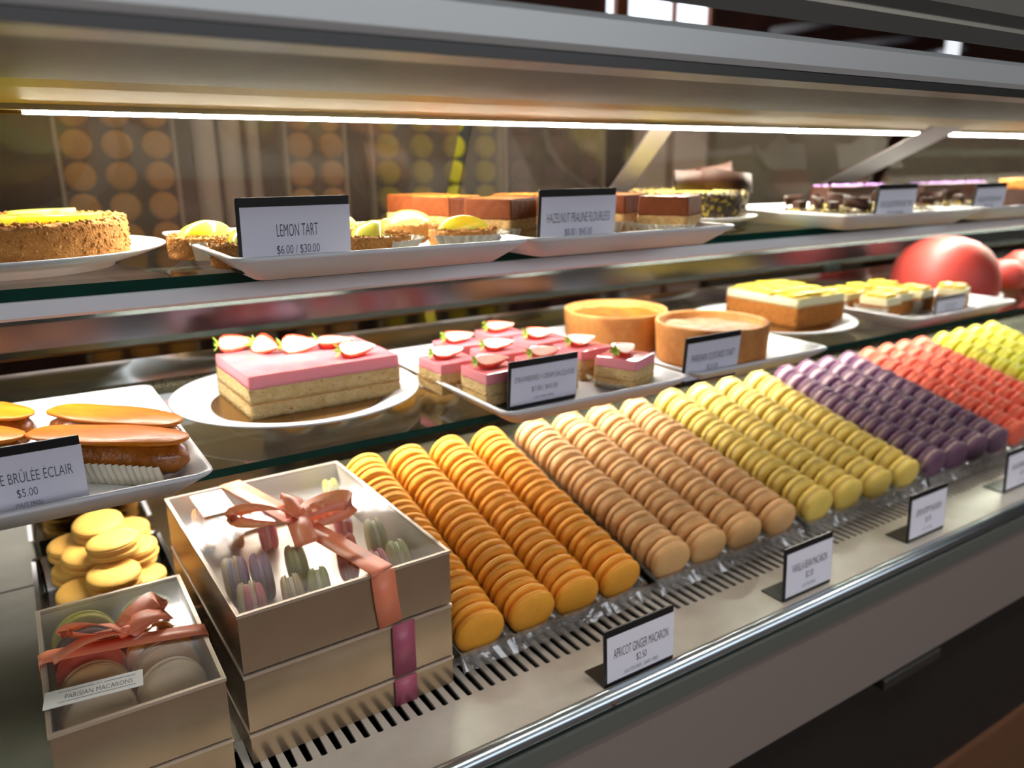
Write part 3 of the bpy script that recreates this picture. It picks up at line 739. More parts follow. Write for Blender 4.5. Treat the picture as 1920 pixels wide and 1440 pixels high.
TS = [((868, 436), 0.745, -10, 'lemon tartlet at the sharp right front of its tray beside the praline squares'), ((700, 436), 0.735, 60, 'lemon tartlet directly right of the lemon tart sign'),
      ((765, 415), 0.865, 140, 'lemon tartlet in the back row, furthest right of the lemon tart sign'), ((385, 438), 0.835, 30, 'lemon tartlet left of the lemon tart sign near the whole tart'),
      ((470, 450), 0.740, 80, 'lemon tartlet peeking out at the left edge of the lemon tart sign'), ((622, 415), 0.865, 10, 'lemon tartlet behind the lemon tart sign in the back row')]
for i, (px, Y, a, lab) in enumerate(TS):
    p = at(px[0], px[1], Y=Y); loc = (p.x, Y, UZ+T)
    if i == 0: tp.location = Vector(loc)+Vector((0, 0, H)); tp.rotation_euler = (0, 0, R(a)); tp['label'] = lab
    else: dup(tp, loc, (0, 0, R(a)), lab)

# --- layered squares
def layered(name, label, cat, loc, rz, w, d, layers, group=None):
    """layers: (part name, material, z0, z1, noise amplitude, top material or None)"""
    r = thing(name, label, cat, loc, rz, group)
    for i, (pn, mt, z0, z1, amp, tm) in enumerate(layers):
        mb = MB(); block(mb, w-(0.0006 if tm else 0), d-(0.0006 if tm else 0), z0, z1, 26 if amp else 12, amp, 150, 0, i+len(name), 1 if tm else None, True, 0.0012 if tm else 0)
        mb.build(pn, [mt, tm] if tm else mt, r)
    return r
SB = MZ+0.0065+0.0019
cake = layered('strawberry_cake', 'long rectangular strawberry cream cake with pink glaze on a round plate', 'cake', (0.283, 0.888, SB), R(2), 0.176, 0.130,
   [('sponge', M['sponge'], 0, 0.0155, 0.0012, None), ('cream_line', M['sponge2'], 0.0155, 0.0168, 0.0008, None), ('sponge', M['sponge'], 0.0168, 0.0330, 0.0012, None), ('pink_mousse', M['mousse'], 0.0330, 0.0475, 0.0002, M['glaze'])])
for (px, py, a, ti, cu) in ((447, 645, -0.25, 0.6, True), (498, 650, -1.2, 0.9, True), (565, 648, -0.28, 0.8, True), (630, 640, -0.5, 0.2, True), (672, 655, 0.0, 0.5, True)):
    p = at(px, py+8, z=SB+0.050); loc = Matrix.Rotation(-R(2), 4, 'Z') @ (p-Vector((0.283, 0.888, SB)))
    strawberry(cake, (loc.x, loc.y, 0.0478), a, 0.044, 0.0135, cu, ti)
sq_layers = [('sponge', M['sponge'], 0.0008, 0.0125, 0.0010, None), ('cream_line', M['sponge2'], 0.0125, 0.0135, 0.0006, None), ('sponge', M['sponge'], 0.0135, 0.0265, 0.0010, None), ('pink_mousse', M['mousse'], 0.0265, 0.0385, 0.0002, M['glaze'])]
sqr = layered('strawberry_square', 'x', 'cake', (0, 0, 0), 0, 0.055, 0.055, sq_layers, 'strawberry cream squares on their tray')
strawberry(sqr, (0, 0, 0.0388), -0.1, 0.042, 0.0125, True, 0.35)
pleated_cup(0.032, 0.012, 1.45, 26, (R(-250), R(-150))).build('paper_case', M['cup'], sqr, recalc=False)
SQ = [((0.626, 0.716), 24, 'strawberry square at the front right corner beside the custard tarts'), ((0.460, 0.756), 2, 'strawberry square at the front left corner of its tray'),
      ((0.536, 0.757), 4, 'strawberry square hidden behind the strawberries and cream sign'), ((0.614, 0.786), 6, 'strawberry square behind the front right one, right of the sign'),
      ((0.438, 0.824), 3, 'strawberry square at the left edge of its tray in the second row'), ((0.512, 0.826), 0, 'strawberry square in the middle of the second row'),
      ((0.594, 0.852), 2, 'strawberry square at the right of the second row, cut strawberry with white core'), ((0.492, 0.892), 0, 'strawberry square at the left of the back row'), ((0.572, 0.918), -2, 'strawberry square at the right of the back row')]
for i, (c, a, lab) in enumerate(SQ):
    loc = (c[0], c[1], MZ+T)
    if i == 0: sqr.location = Vector(loc)+Vector((0, 0, H)); sqr.rotation_euler = (0, 0, R(a)); sqr['label'] = lab
    else: dup(sqr, loc, (0, 0, R(a)), lab)

# --- custard tarts
def custard_tart(label, c, top, mat_top):
    r = thing('custard_tart', label, 'tart', (c[0], c[1], MZ+T), 0, 'custard tarts')
    R_, h = 0.0775, 0.055
    def wob(a, k, rr, z): return 1+0.012*noise.noise(Vector((math.cos(a)*2, math.sin(a)*2, z*30)))+0.004*noise.noise(Vector((math.cos(a)*9, math.sin(a)*9, z*90)))
    MB().lathe([(0.0001, 0), (R_*0.95, 0), (R_*0.965, 0.004)]+[(R_*(0.965+0.035*k/8), 0.004+(h-0.007)*k/8) for k in range(1, 9)]+[(R_*0.985, h), (R_*0.95, h-0.0005), (R_*0.925, h-0.004), (R_*0.91, h-0.014), (0.0001, h-0.014)], 80, rfun=wob).build('crust', M['pastry'], r)
    mb = MB(); ls = []
    for q in (0.0001, 0.2, 0.4, 0.6, 0.8, 0.905):
        ls.append([(R_*q*math.cos(2*PI*i/48), R_*q*math.sin(2*PI*i/48), h-0.0105+0.002*noise.noise(Vector((q*math.cos(2*PI*i/48)*4, q*math.sin(2*PI*i/48)*4, top)))) for i in range(48)])
    mb.loops(ls, 0, True); mb.build('custard', mat_top, r)
    return r
custard_tart('round custard tart with burnt orange top behind the strawberry squares', (0.765, 0.900), 1, M['custard'])
custard_tart('round custard tart with shiny glazed top behind its sign', (0.815, 0.7530), 2, M['syrup'])

# --- lemon cream cake and squares
LC = (1.125, 0.878)
lc = layered('lemon_cake', 'rectangular lemon cream cake with bright yellow top on a round plate', 'cake', (LC[0], LC[1], MZ+0.0065+0.0019), 0, 0.122, 0.150,
   [('honey_sponge', M['honey'], 0, 0.034, 0.0012, None), ('cream_layer', M['cream'], 0.034, 0.049, 0.0002, M['yellowtop'])])
rn = random.Random(4)
for k in range(16):
    sx, sy = rn.uniform(0.012, 0.02), rn.uniform(0.010, 0.016)
    mb = MB(); block(mb, sx*2, sy*2, 0, rn.uniform(0.003, 0.007), 6, 0.0008, 90, 0, k, None, True, 0.001)
    mb.build('lemon_piece', M['yellowtop'], lc, (-0.045+0.03*(k % 4)+rn.uniform(-.003, .003), -0.055+0.036*(k//4)+rn.uniform(-.003, .003), 0.0495), (0, 0, rn.uniform(-0.5, 0.5)))
ls_ = layered('lemon_square', 'x', 'cake', (0, 0, 0), 0, 0.050, 0.050, [('honey_sponge', M['honey'], 0.0008, 0.024, 0.0010, None), ('cream_layer', M['cream'], 0.024, 0.0375, 0.0002, M['yellowtop'])], 'small lemon squares on the far tray')
for k in range(4):
    mb = MB(); block(mb, 0.022, 0.018, 0, 0.005, 6, 0.0008, 90, 0, k, None, True, 0.001)
    mb.build('lemon_piece', M['yellowtop'], ls_, (-0.011+0.022*(k % 2), -0.011+0.022*(k//2), 0.038), (0, 0, 0.3*k))
pleated_cup(0.034, 0.022, 1.2, 26, (R(-260), R(-130))).build('paper_case', M['cup'], ls_, recalc=False)
LQ = [((1.285, 0.800), 4, 'small lemon square at the front left of the far tray, paper case beside it'), ((1.345, 0.815), 0, 'small lemon square second in the front row of the far tray'),
      ((1.410, 0.812), 6, 'small lemon square behind the small price sign'), ((1.490, 0.785), 20, 'small lemon square at the far right end, apart from the others'),
      ((1.278, 0.872), 2, 'small lemon square next to the lemon cream cake'), ((1.345, 0.882), 0, 'small lemon square in the middle of the back row'), ((1.412, 0.880), -3, 'small lemon square at the right of the back row')]
for i, (c, a, lab) in enumerate(LQ):
    loc = (c[0], c[1], MZ+T)
    if i == 0: ls_.location = Vector(loc)+Vector((0, 0, H)); ls_.rotation_euler = (0, 0, R(a)); ls_['label'] = lab
    else: dup(ls_, loc, (0, 0, R(a)), lab)

# --- hazelnut praline squares
hz = layered('praline_square', 'x', 'cake', (0, 0, 0), 0, 0.062, 0.062, [('nut_sponge', M['nutsponge'], 0.0008, 0.012, 0.0010, None), ('cream_line', M['sponge2'], 0.012, 0.014, 0.0005, None), ('nut_sponge', M['nutsponge'], 0.014, 0.027, 0.0010, None), ('praline_mousse', M['praline'], 0.027, 0.0500, 0.0005, M['pralineglaze'])], 'hazelnut praline squares on their tray')
pleated_cup(0.038, 0.018, 1.25, 28, (R(-250), R(-120))).build('paper_case', M['cup'], hz, recalc=False)
HQ = [((0.700, 0.727), 30, 'praline square at the right front of its tray, nearest the chocolate cake'), ((0.500, 0.800), 28, 'praline square directly left of the hazelnut sign'),
      ((0.476, 0.891), 22, 'second praline square from the left, behind the one by the sign'), ((0.476, 0.966), 10, 'leftmost praline square behind the lemon tartlets'),
      ((0.590, 0.790), 24, 'praline square hidden behind the hazelnut sign'), ((0.680, 0.806), 20, 'praline square just right of the hazelnut sign, in shadow'), ((0.590, 0.884), 16, 'praline square in the back row, just left of the hazelnut sign')]
for i, (c, a, lab) in enumerate(HQ):
    loc = (c[0], c[1], UZ+T)
    if i == 0: hz.location = Vector(loc)+Vector((0, 0, H)); hz.rotation_euler = (0, 0, R(a)); hz['label'] = lab
    else: dup(hz, loc, (0, 0, R(a)), lab)

# --- chocolate cake with curls
cc = thing('chocolate_cake', 'round chocolate cake crusted with pistachio crumbs and topped with chocolate curls', 'cake', (PL4[0], PL4[1], UZ+0.0062))
crumb_ring(0.090, 0.043, 0.074, 9, 130, 700, 0.0024).build('nut_crust', M['nutcrust'], cc)
MB().lathe([(0.0001, 0.0445), (0.064, 0.0445), (0.078, 0.0425), (0.078, 0.001), (0.0001, 0.001)], 56).build('pistachio_glaze', M['pistachio'], cc)
def curl(pts, w_, sides, name='chocolate_curl'):
    mb = MB(); mb.strip(pts, sides, w_, 0.0009); return mb.build(name, M['milkchoc'], cc)
def arc(c, r, a0, a1, z0, z1, n=14): return [(c[0]+r*math.cos(R(a0+(a1-a0)*k/n)), c[1]+r*math.sin(R(a0+(a1-a0)*k/n)), z0+(z1-z0)*k/n) for k in range(n+1)]
for pts, w_ in ((arc((-0.02, -0.10), 0.075, 140, 60, 0.062, 0.060), 0.030), (arc((0.055, -0.005), 0.055, 190, 320, 0.066, 0.054), 0.028), (arc((0.06, 0.10), 0.10, 235, 305, 0.058, 0.072), 0.034)):
    curl(pts, w_, [(0.1, 0.25, 1)]*len(pts))
# --- chocolate tartlets
ct = thing('chocolate_tartlet', 'x', 'tart', group='chocolate tartlets on the upper shelf')
crumb_ring(0.028, 0.018, 0.022, 11, 60, 160, 0.0014).build('nut_crust', M['nutcrust'], ct, (0, 0, 0.0006))
MB().lathe([(0.0001, 0.019), (0.022, 0.0185), (0.024, 0.016), (0.024, 0.001), (0.0001, 0.001)], 32).build('pistachio_glaze', M['pistachio'], ct)
mb = MB(); pts = arc((0, 0.008), 0.020, 150, 20, 0.028, 0.032, 10); mb.strip(pts, [(0, 0.3, 1)]*len(pts), 0.016, 0.0009)
mb.box((-0.016, -0.006, 0.018), (0.002, 0.008, 0.030)); mb.build('chocolate_curl', M['choc'], ct)
pleated_cup(0.030, 0.016, 1.3, 26, (R(-255), R(-60))).build('paper_case', M['cup'], ct, recalc=False)
CT = [(1505, 0.800, 'leftmost chocolate tartlet next to the chocolate cake'), (1560, 0.760, 'chocolate tartlet second along the front of its tray, white case in front'), (1612, 0.735, 'chocolate tartlet just left of the far upper price sign'),
      (1560, 0.832, 'chocolate tartlet in the back row, in front of the petal strewn cake'), (1618, 0.835, 'chocolate tartlet in the back row nearest the price sign'), (1676, 0.745, 'chocolate tartlet hidden behind the price sign of its tray'), (1745, 0.745, 'chocolate tartlet between the two far price signs'), (1800, 0.770, 'chocolate tartlet just left of the farthest price sign')]
for i, (px, Y, lab) in enumerate(CT):
    p = at(px, 390, Y=Y); loc = (p.x, Y, UZ+T)
    if i == 0: ct.location = Vector(loc)+Vector((0, 0, H)); ct['label'] = lab
    else: dup(ct, loc, (0, 0, 0.9*i), lab)
# long chocolate bar cake with violet petals behind them, and the orange crumbed cake beyond
for px0, px1, Y, lab in ((1537, 1642, 0.880, 'dark chocolate cake strewn with violet petals behind the left far sign'), (1716, 1832, 0.860, 'dark chocolate cake strewn with violet petals between the two far signs')):
    xa, xb = at(px0, 370, Y=Y).x, at(px1, 370, Y=Y).x; hl_ = (xb-xa)/2
    vb = thing('chocolate_bar_cake', lab, 'cake', ((xa+xb)/2, Y, UZ+T), 0, 'chocolate cakes with violet petals')
    mb = MB(); block(mb, hl_*2, 0.040, 0, 0.046, 20, 0.0006, 60, 0, 2, None, True, 0.002); mb.build('chocolate_body', M['choc'], vb)
    mb = MB(); rn = random.Random(8)
    for k in range(60):
        mb.add([(0.003, 0, 0), (-0.002, 0.003, 0.001), (-0.002, -0.003, 0.001), (0, 0, 0.003)], [(0, 1, 2), (0, 1, 3), (1, 2, 3), (2, 0, 3)], 0, False, Matrix.Translation((rn.uniform(-hl_+.003, hl_-.003), rn.uniform(-.018, .018), 0.0468)) @ Matrix.Rotation(rn.uniform(0, 6), 4, 'Z'))
    tag(mb.build('violet_petals', M['violet'], vb), kind='stuff')
ox = at(1915, 370, Y=0.80).x
oc = thing('orange_cake', 'far cake with orange nut crumbs over dark chocolate', 'cake', (ox, 0.80, UZ+T), 0.2)
mb = MB(); block(mb, 0.10, 0.06, 0, 0.034, 12, 0.0006, 60, 0, 3, None, True, 0.002); mb.build('chocolate_body', M['choc'], oc)
mb = MB(); block(mb, 0.094, 0.055, 0.0345, 0.052, 18, 0.006, 120, 0, 5, None, True, 0.002); mb.build('nut_crumbs', M['orangecrumb'], oc)

# --- eclairs
def eclair():
    r = thing('eclair', 'x', 'pastry', group='caramel eclairs on their tray')
    L, W_, h = 0.147, 0.045, 0.0365
    mb = MB(); ls = []; n = 28; seg = 26
    for k in range(n+1):
        t = -1+2*k/n; s_ = max(0.02, (1-abs(t)**4.2))**0.5
        l = []
        for i in range(seg):
            a = 2*PI*i/seg; y = W_/2*s_*math.cos(a); z = h/2*s_*(math.sin(a) if math.sin(a) > 0 else max(math.sin(a), -0.94))
            p_ = Vector((t*L/2, y, z+h/2*0.94)); d = noise.noise_vector(p_*75)*0.0026+noise.noise_vector(p_*190)*0.0010
            l.append(p_+d)
        ls.append(l)
    mb.loops(ls, 0, True, True, True)
    zmin = min(v[2] for v in mb.v); mb.v = [(x, y, z-zmin+0.0008) for x, y, z in mb.v]
    mb.build('choux', M['choux'], r)
    mb = MB(); pts = []
    for k in range(44):
        a = 2*PI*k/44; ca, sa = math.cos(a), math.sin(a)
        pts.append((0.0745*math.copysign(abs(ca)**0.6, ca), 0.0228*math.copysign(abs(sa)**0.85, sa)))
    def zc(x, y): return 0.0368-0.0006*(y/0.0225)**2-0.0012*(x/0.0735)**4+0.0006*math.sin(x*70+y*40)
    rim = [(x, y, zc(x, y)+0.0012*math.sin(x*90)*0.3) for x, y in pts]
    top = [(x*1.0, y*1.0, z+0.0022) for x, y, z in rim]; mid = [(x*0.97, y*0.95, zc(x*.97, y*.95)+0.0030) for x, y in pts]; inn = [(x*0.5, y*0.5, zc(x*.5, y*.5)+0.0034) for x, y in pts]; i2 = [(x*0.5, y*0.5, 0.030) for x, y in pts]
    mb.loops([i2, rim, top, mid, inn], 0, True, True, True)
    mb.build('caramel_sheet', M['caramel'], r)
    mb = MB(); ls = []
    nn = 150
    for (yy, zz, amp) in ((-0.006, 0.0005, 0.0), (-0.022, 0.0006, 0.0006), (-0.0265, 0.010, 0.0011), (-0.0310, 0.0225, 0.0016)):
        ls.append([(-0.068+0.136*i/nn, yy+amp*math.cos(i*0.9)-(0.002*((i/nn*2-1)**2)), zz) for i in range(nn+1)])
    mb.loops(ls, 0, True, closed=False); mb.build('paper_case', M['cup'], r, recalc=False)
    return r
ec = eclair()
EC = [((0.0535, 0.7455), -40, 'caramel eclair at the front right with its paper case, right of the sign'), ((0.066, 0.806), -50, 'caramel eclair at the back right of its tray'),
      ((-0.066, 0.832), -42, 'caramel eclair mostly hidden behind the eclair sign'), ((-0.050, 0.908), -50, 'caramel eclair at the back, cut off by the left frame edge')]
for i, (c, a, lab) in enumerate(EC):
    loc = (c[0], c[1], MZ+T)
    if i == 0: ec.location = Vector(loc)+Vector((0, 0, H)); ec.rotation_euler = (0, 0, R(a)); ec['label'] = lab
    else: dup(ec, loc, (0, 0, R(a)), lab)

# ------------------------------------------------------------------ gift boxes
def gift_box(label, loc, w, d, h, rz=0.0, lid=True, group='silver gift boxes', liner=True):
    """loc = front left bottom corner; local x along the front, y to the back"""
    r = thing('gift_box', label, 'box', loc, rz, group)
    t = 0.0016
    mb = MB()
    mb.box((0, 0, 0), (w, t, h)); mb.box((0, d-t, 0), (w, d, h)); mb.box((0, t, 0), (t, d-t, h)); mb.box((w-t, t, 0), (w, d-t, h)); mb.box((t, t, 0), (w-t, d-t, t))
    mb.build('box_body', M['boxsilver'], r)
    mb = MB(); e = 0.0009
    mb.loops([[(-e, -e, h-0.002), (w+e, -e, h-0.002), (w+e, d+e, h-0.002), (-e, d+e, h-0.002)], [(-e, -e, h+e), (w+e, -e, h+e), (w+e, d+e, h+e), (-e, d+e, h+e)], [(t+0.001, t+0.001, h+e), (w-t-0.001, t+0.001, h+e), (w-t-0.001, d-t-0.001, h+e), (t+0.001, d-t-0.001, h+e)], [(t+0.001, t+0.001, h-0.002), (w-t-0.001, t+0.001, h-0.002), (w-t-0.001, d-t-0.001, h-0.002), (t+0.001, d-t-0.001, h-0.002)]])
    mb.build('box_edge', M['boxedge'], r)
    if liner:
        mb = MB(); q = t+0.0004
        mb.loops([[(q, q, h-0.003), (w-q, q, h-0.003), (w-q, d-q, h-0.003), (q, d-q, h-0.003)], [(q, q, t+0.0004), (w-q, q, t+0.0004), (w-q, d-q, t+0.0004), (q, d-q, t+0.0004)]], 0, False, False, True)
        mb.build('box_liner', M['boxin'], r, recalc=False)
    if lid:
        mb = MB(); nx, ny = 16, 20
        vs_ = []; fs_ = []
        for j in range(ny+1):
            for i in range(nx+1):
                u_, v_ = i/nx, j/ny
                vs_.append((w*u_, d*v_, h+e+0.0006+0.0016*math.sin(PI*u_)*math.sin(PI*v_)))
        for j in range(ny):
            for i in range(nx): fs_.append((j*(nx+1)+i, j*(nx+1)+i+1, (j+1)*(nx+1)+i+1, (j+1)*(nx+1)+i))
        mb.add(vs_, fs_, 0, True); mb.build('clear_lid', M['film'], r, recalc=False)
    return r
# large stack of three
BZ = DZ+0.0004
bx = (0.117, 0.603); BW, BD = 0.2005, 0.285; BR = R(1.2)
low = gift_box('large silver box at the bottom of the stack of three', (bx[0], bx[1], BZ), BW, BD, 0.0290, BR, lid=True, group='large silver gift boxes')
midb = gift_box('large silver box in the middle of the stack with plum ribbon', (bx[0], bx[1], BZ+0.0320), BW, BD, 0.0555, BR, lid=True, group='large silver gift boxes')
topb = gift_box('large silver macaron box on top of the stack with coral bow', (bx[0], bx[1], BZ+0.0905), BW, BD, 0.0550, BR, group='large silver gift boxes')
TH = 0.0550+0.0034
def wrap(box, w_, x0, x1, h, mt, top=True, d=BD, slack=0.0):
    """ribbon round a box: up the front, over the lid, down the back"""
    pts = [(x0, -0.0022, 0.0), (x0+(x1-x0)*0.05, -0.0024, h*0.5), (x0+(x1-x0)*0.08, -0.0022, h-0.001)]
    sides = [(1, 0, 0)]*3
    mb = MB(); mb.strip(pts, sides, w_, 0.0004)
    if top:
        p2 = [(x0+(x1-x0)*0.08, -0.0022, h-0.0004), (x0+(x1-x0)*0.1, 0.002, h+0.0012)]+[(x0+(x1-x0)*(0.1+0.9*k/12), 0.002+(d-0.004)*k/12, h+0.0013+0.0012*math.sin(PI*k/12)) for k in range(1, 13)]
        mb.strip(p2, [(1, 0, 0)]*len(p2), w_, 0.0004)
    return mb.build('ribbon', mt, box)
wrap(topb, 0.0235, 0.135, 0.070, TH-0.001, M['ribbon'])
wrap(midb, 0.0230, 0.1475, 0.150, 0.0570, M['ribbonplum'], False)
wrap(low, 0.0230, 0.1475, 0.150, 0.0300, M['ribbonplum'], False)
# bow on the large box
def bow(box, c, loops_, tails, w_, knot_r=0.006, mt=None):
    b = None
    for pts, sd in loops_:
        o = MB().strip(pts, sd, w_, 0.0004).build('bow_loop', mt, box, c)
    for pts, sd in tails:
        o = MB().strip(pts, sd, w_, 0.0004).build('bow_tail', mt, box, c)
    mb = MB(); mb.lathe([(0.0005, -0.006), (knot_r*0.8, -0.005), (knot_r, 0), (knot_r*0.8, 0.005), (0.0005, 0.006)], 16, rfun=lambda a, k, r, z: 1+0.12*math.sin(a*5+k))
    mb.build('bow_knot', mt, box, Vector(c)+Vector((0, 0, 0.004)), (0, R(80), 0.3))
def teardrop(L, ang, h, w_, n=18, droop=0.0, rise=0.4, tw=0.0):
    """a ribbon loop leaving the knot along ang and coming back above itself"""
    pts = []; sd = []
    dx, dy_ = math.cos(ang), math.sin(ang)
    for k in range(n+1):
        t = k/n; u_ = math.sin(PI*t)**0.85; z = h*(0.15+0.85*(t if t < 1 else 1))*math.sin(PI*min(t, 1.0)*0.5+0.0)
        off = (t-0.5)*0.004
        pts.append((dx*L*u_-dy_*off, dy_*L*u_+dx*off, 0.003+z*math.sin(PI*t)**0.6+rise*h*(t)*0.5-droop*u_))
        q = tw*u_
        sd.append((-dy_*math.cos(q), dx*math.cos(q), math.sin(q)+0.25))
    return pts, sd
def tail(L, ang, h0, w_, n=12, bend=0.0, side_tilt=0.2, lift=0.006):
    pts = []; sd = []
    for k in range(n+1):
        t = k/n; a = ang+bend*t
        pts.append((math.cos(ang)*L*t-math.sin(ang)*bend*L*t*t*0.5, math.sin(ang)*L*t+math.cos(ang)*bend*L*t*t*0.5, 0.002+h0*(1-t)+lift*math.sin(PI*t)))
        sd.append((-math.sin(a), math.cos(a), side_tilt))
    return pts, sd
p = at(558, 985, z=DZ+0.0905+0.0004+TH); kn = Matrix.Rotation(-BR, 4, 'Z') @ Vector((p.x-bx[0], p.y-bx[1], 0)); kn = (kn.x, kn.y, TH+0.0012)
bow(topb, kn, [teardrop(0.062, R(165), 0.030, 0.022, tw=0.9), teardrop(0.055, R(-8), 0.020, 0.020, tw=0.8)],
    [tail(0.052, R(-105), 0.006, 0.022, bend=0.2), tail(0.058, R(78), 0.004, 0.022, side_tilt=0.5, lift=0.014)], 0.0225, 0.0062, M['ribbon'])
# white seal strip at the back left of the lid
q = at(400, 945, z=DZ+0.0905+0.0004+TH); q = Matrix.Rotation(-BR, 4, 'Z') @ Vector((q.x-bx[0], q.y-bx[1], 0))
MB().box((q.x-0.017, q.y-0.030, TH+0.0002), (q.x+0.017, q.y+0.034, TH+0.0007)).build('paper_seal', M['whitepaper'], topb)
# small stack of two
SX, SY = -0.0255, 0.597; SW, SD = 0.1265, 0.200; SR = R(-0.4)
slow = gift_box('small silver box under the clear lidded macaron box', (SX, SY, BZ), SW, SD, 0.0380, SR, group='small silver gift boxes')
stop_ = gift_box('small silver macaron box with coral bow and white label', (SX, SY, BZ+0.0405), SW, SD, 0.0570, SR, group='small silver gift boxes')
STH = 0.0570+0.0016
sx_z = DZ+0.0405+0.0004+STH
def loc_small(px, py, dz=0.0):
    p_ = at(px, py, z=sx_z+dz); v_ = Matrix.Rotation(-SR, 4, 'Z') @ Vector((p_.x-SX, p_.y-SY, 0)); return v_
ra, rb = loc_small(72, 1240), loc_small(385, 1180)
mb = MB(); pts = [(-0.0016, ra.y, STH-0.02), (-0.0018, ra.y, STH+0.0004), (0.004, ra.y+0.001, STH+0.0016)]+[(0.004+(SW-0.008)*k/8, ra.y+(rb.y-ra.y)*k/8, STH+0.0020+0.001*math.sin(PI*k/8)) for k in range(1, 9)]+[(SW+0.0018, rb.y, STH+0.0004), (SW+0.0016, rb.y, STH-0.02)]
mb.strip(pts, [(0, 1, 0)]*len(pts), 0.0185, 0.0004); mb.build('ribbon', M['ribbon'], stop_)
k_ = loc_small(236, 1198); kn = (k_.x, k_.y, STH+0.0034)
bow(stop_, kn, [teardrop(0.046, R(165), 0.020, 0.018, tw=0.8), teardrop(0.044, R(42), 0.014, 0.018, tw=0.5)],
    [tail(0.040, R(12), 0.004, 0.018, bend=0.2), tail(0.058, R(188), 0.003, 0.010, bend=0.1)], 0.0185, 0.0052, M['ribbon'])
# label strip with its lettering
la = loc_small(84, 1318); lb = loc_small(266, 1272); ll = (lb-la).length
lab = MB().box((-0.0016, -0.0115, 0.0), (ll, 0.0115, 0.0005)).build('label_strip', M['sticker'], stop_, (la.x+0.001, la.y, STH+0.0007), (0, 0, math.atan2(lb.y-la.y, lb.x-la.x)))
textmesh('printed_text', 'PARISIAN MACARONS', ll*0.70, 0.0062, M['ink'], lab, (ll*0.54, -0.001, 0.0007))
textmesh('printed_text', 'PV', ll*0.05, 0.0024, M['inkpale'], lab, (ll*0.54, 0.0068, 0.0007))
for yy in (0.0068, -0.0068):
    m2 = MB()
    if yy > 0: m2.box((ll*0.12, yy-0.0002, 0.0005), (ll*0.49, yy+0.0002, 0.0007)); m2.box((ll*0.59, yy-0.0002, 0.0005), (ll*0.92, yy+0.0002, 0.0007))
    else: m2.box((ll*0.12, yy-0.0002, 0.0005), (ll*0.92, yy+0.0002, 0.0007))
    m2.build('printed_line', M['inkpale'], lab)
# macarons in the boxes
zt = DZ+0.0905+0.0004+0.0016
BIG = [((402, 1098), 'cream', 4), ((448, 1088), 'lilac', 8), ((492, 1078), 'lilac', 6), ((558, 1062), 'sage', 2), ((432, 1148), 'cream', 10), ((482, 1140), 'rose', 5), ((552, 1122), 'cream', 6), ((602, 1108), 'sage', 12),
       ((652, 1042), 'coral', 30), ((708, 1010), 'sage', 6), ((760, 1050), 'sage', 4), ((712, 1072), 'rose', 8), ((625, 925), 'lime', 14), ((372, 990), 'orange', 8), ((436, 988), 'beige', 6), ((640, 968), 'rose', 10), ((500, 990), 'rose', 6)]
BL = ['cream macaron by the front left corner of the large box', 'lilac macaron leaning on the cream one in the large box', 'second lilac macaron in the left row of the large box', 'pale green macaron under the bow of the large box', 'small cream macaron at the very front left of the large box', 'pale rose macaron at the front left of the large box', 'cream macaron at the front middle of the large box', 'pale green macaron at the front beside the coral ribbon', 'coral macaron beneath the right bow loop of the large box', 'pale green macaron near the right wall of the large box', 'pale green macaron at the front right corner of the large box', 'rose macaron at the front right of the large box', 'lime macaron at the back right of the large box', 'orange macaron at the back left of the large box under the white seal', 'beige macaron at the back left of the large box beside the orange one', 'rose macaron behind the bow of the large box', 'rose macaron at the back middle of the large box']
placed = []
for i, ((px, py), fl, a) in enumerate(BIG):
    p_ = at(px, py, z=zt+0.026)
    x = min(max(p_.x, bx[0]+0.024), bx[0]+BW-0.028); y = min(max(p_.y, bx[1]+0.036), bx[1]+BD-0.036)
    macaron(fl, fl+'_macaron', BL[i], pose((x, y, zt+0.0246), (1, -0.12-a*0.01, 0.10), i), 'macarons inside the large gift box', scale=0.86)
zs = DZ+0.0405+0.0004+0.0016
SMALL = [('green', 0.170), ('brown', 0.141), ('orange', 0.111), ('beige', 0.078), ('cream', 0.046)]
for ci, x in enumerate((0.036, 0.092)):
    for k, (fl, y) in enumerate(SMALL):
        fl2 = {'orange': 'coral' if ci == 0 else 'orange'}.get(fl, fl)
        macaron(fl2, fl2+'_macaron', '%s macaron %s in the %s column of the small gift box' % (fl2, ['at the back', 'second from the back', 'in the middle', 'second from the front', 'at the front'][k], 'left' if ci == 0 else 'right'),
                pose((SX+x, SY+y, zs+0.0286), (0.12 if ci else 0.05, -1, 0.14), k), 'macarons inside the small gift box', scale=0.99)

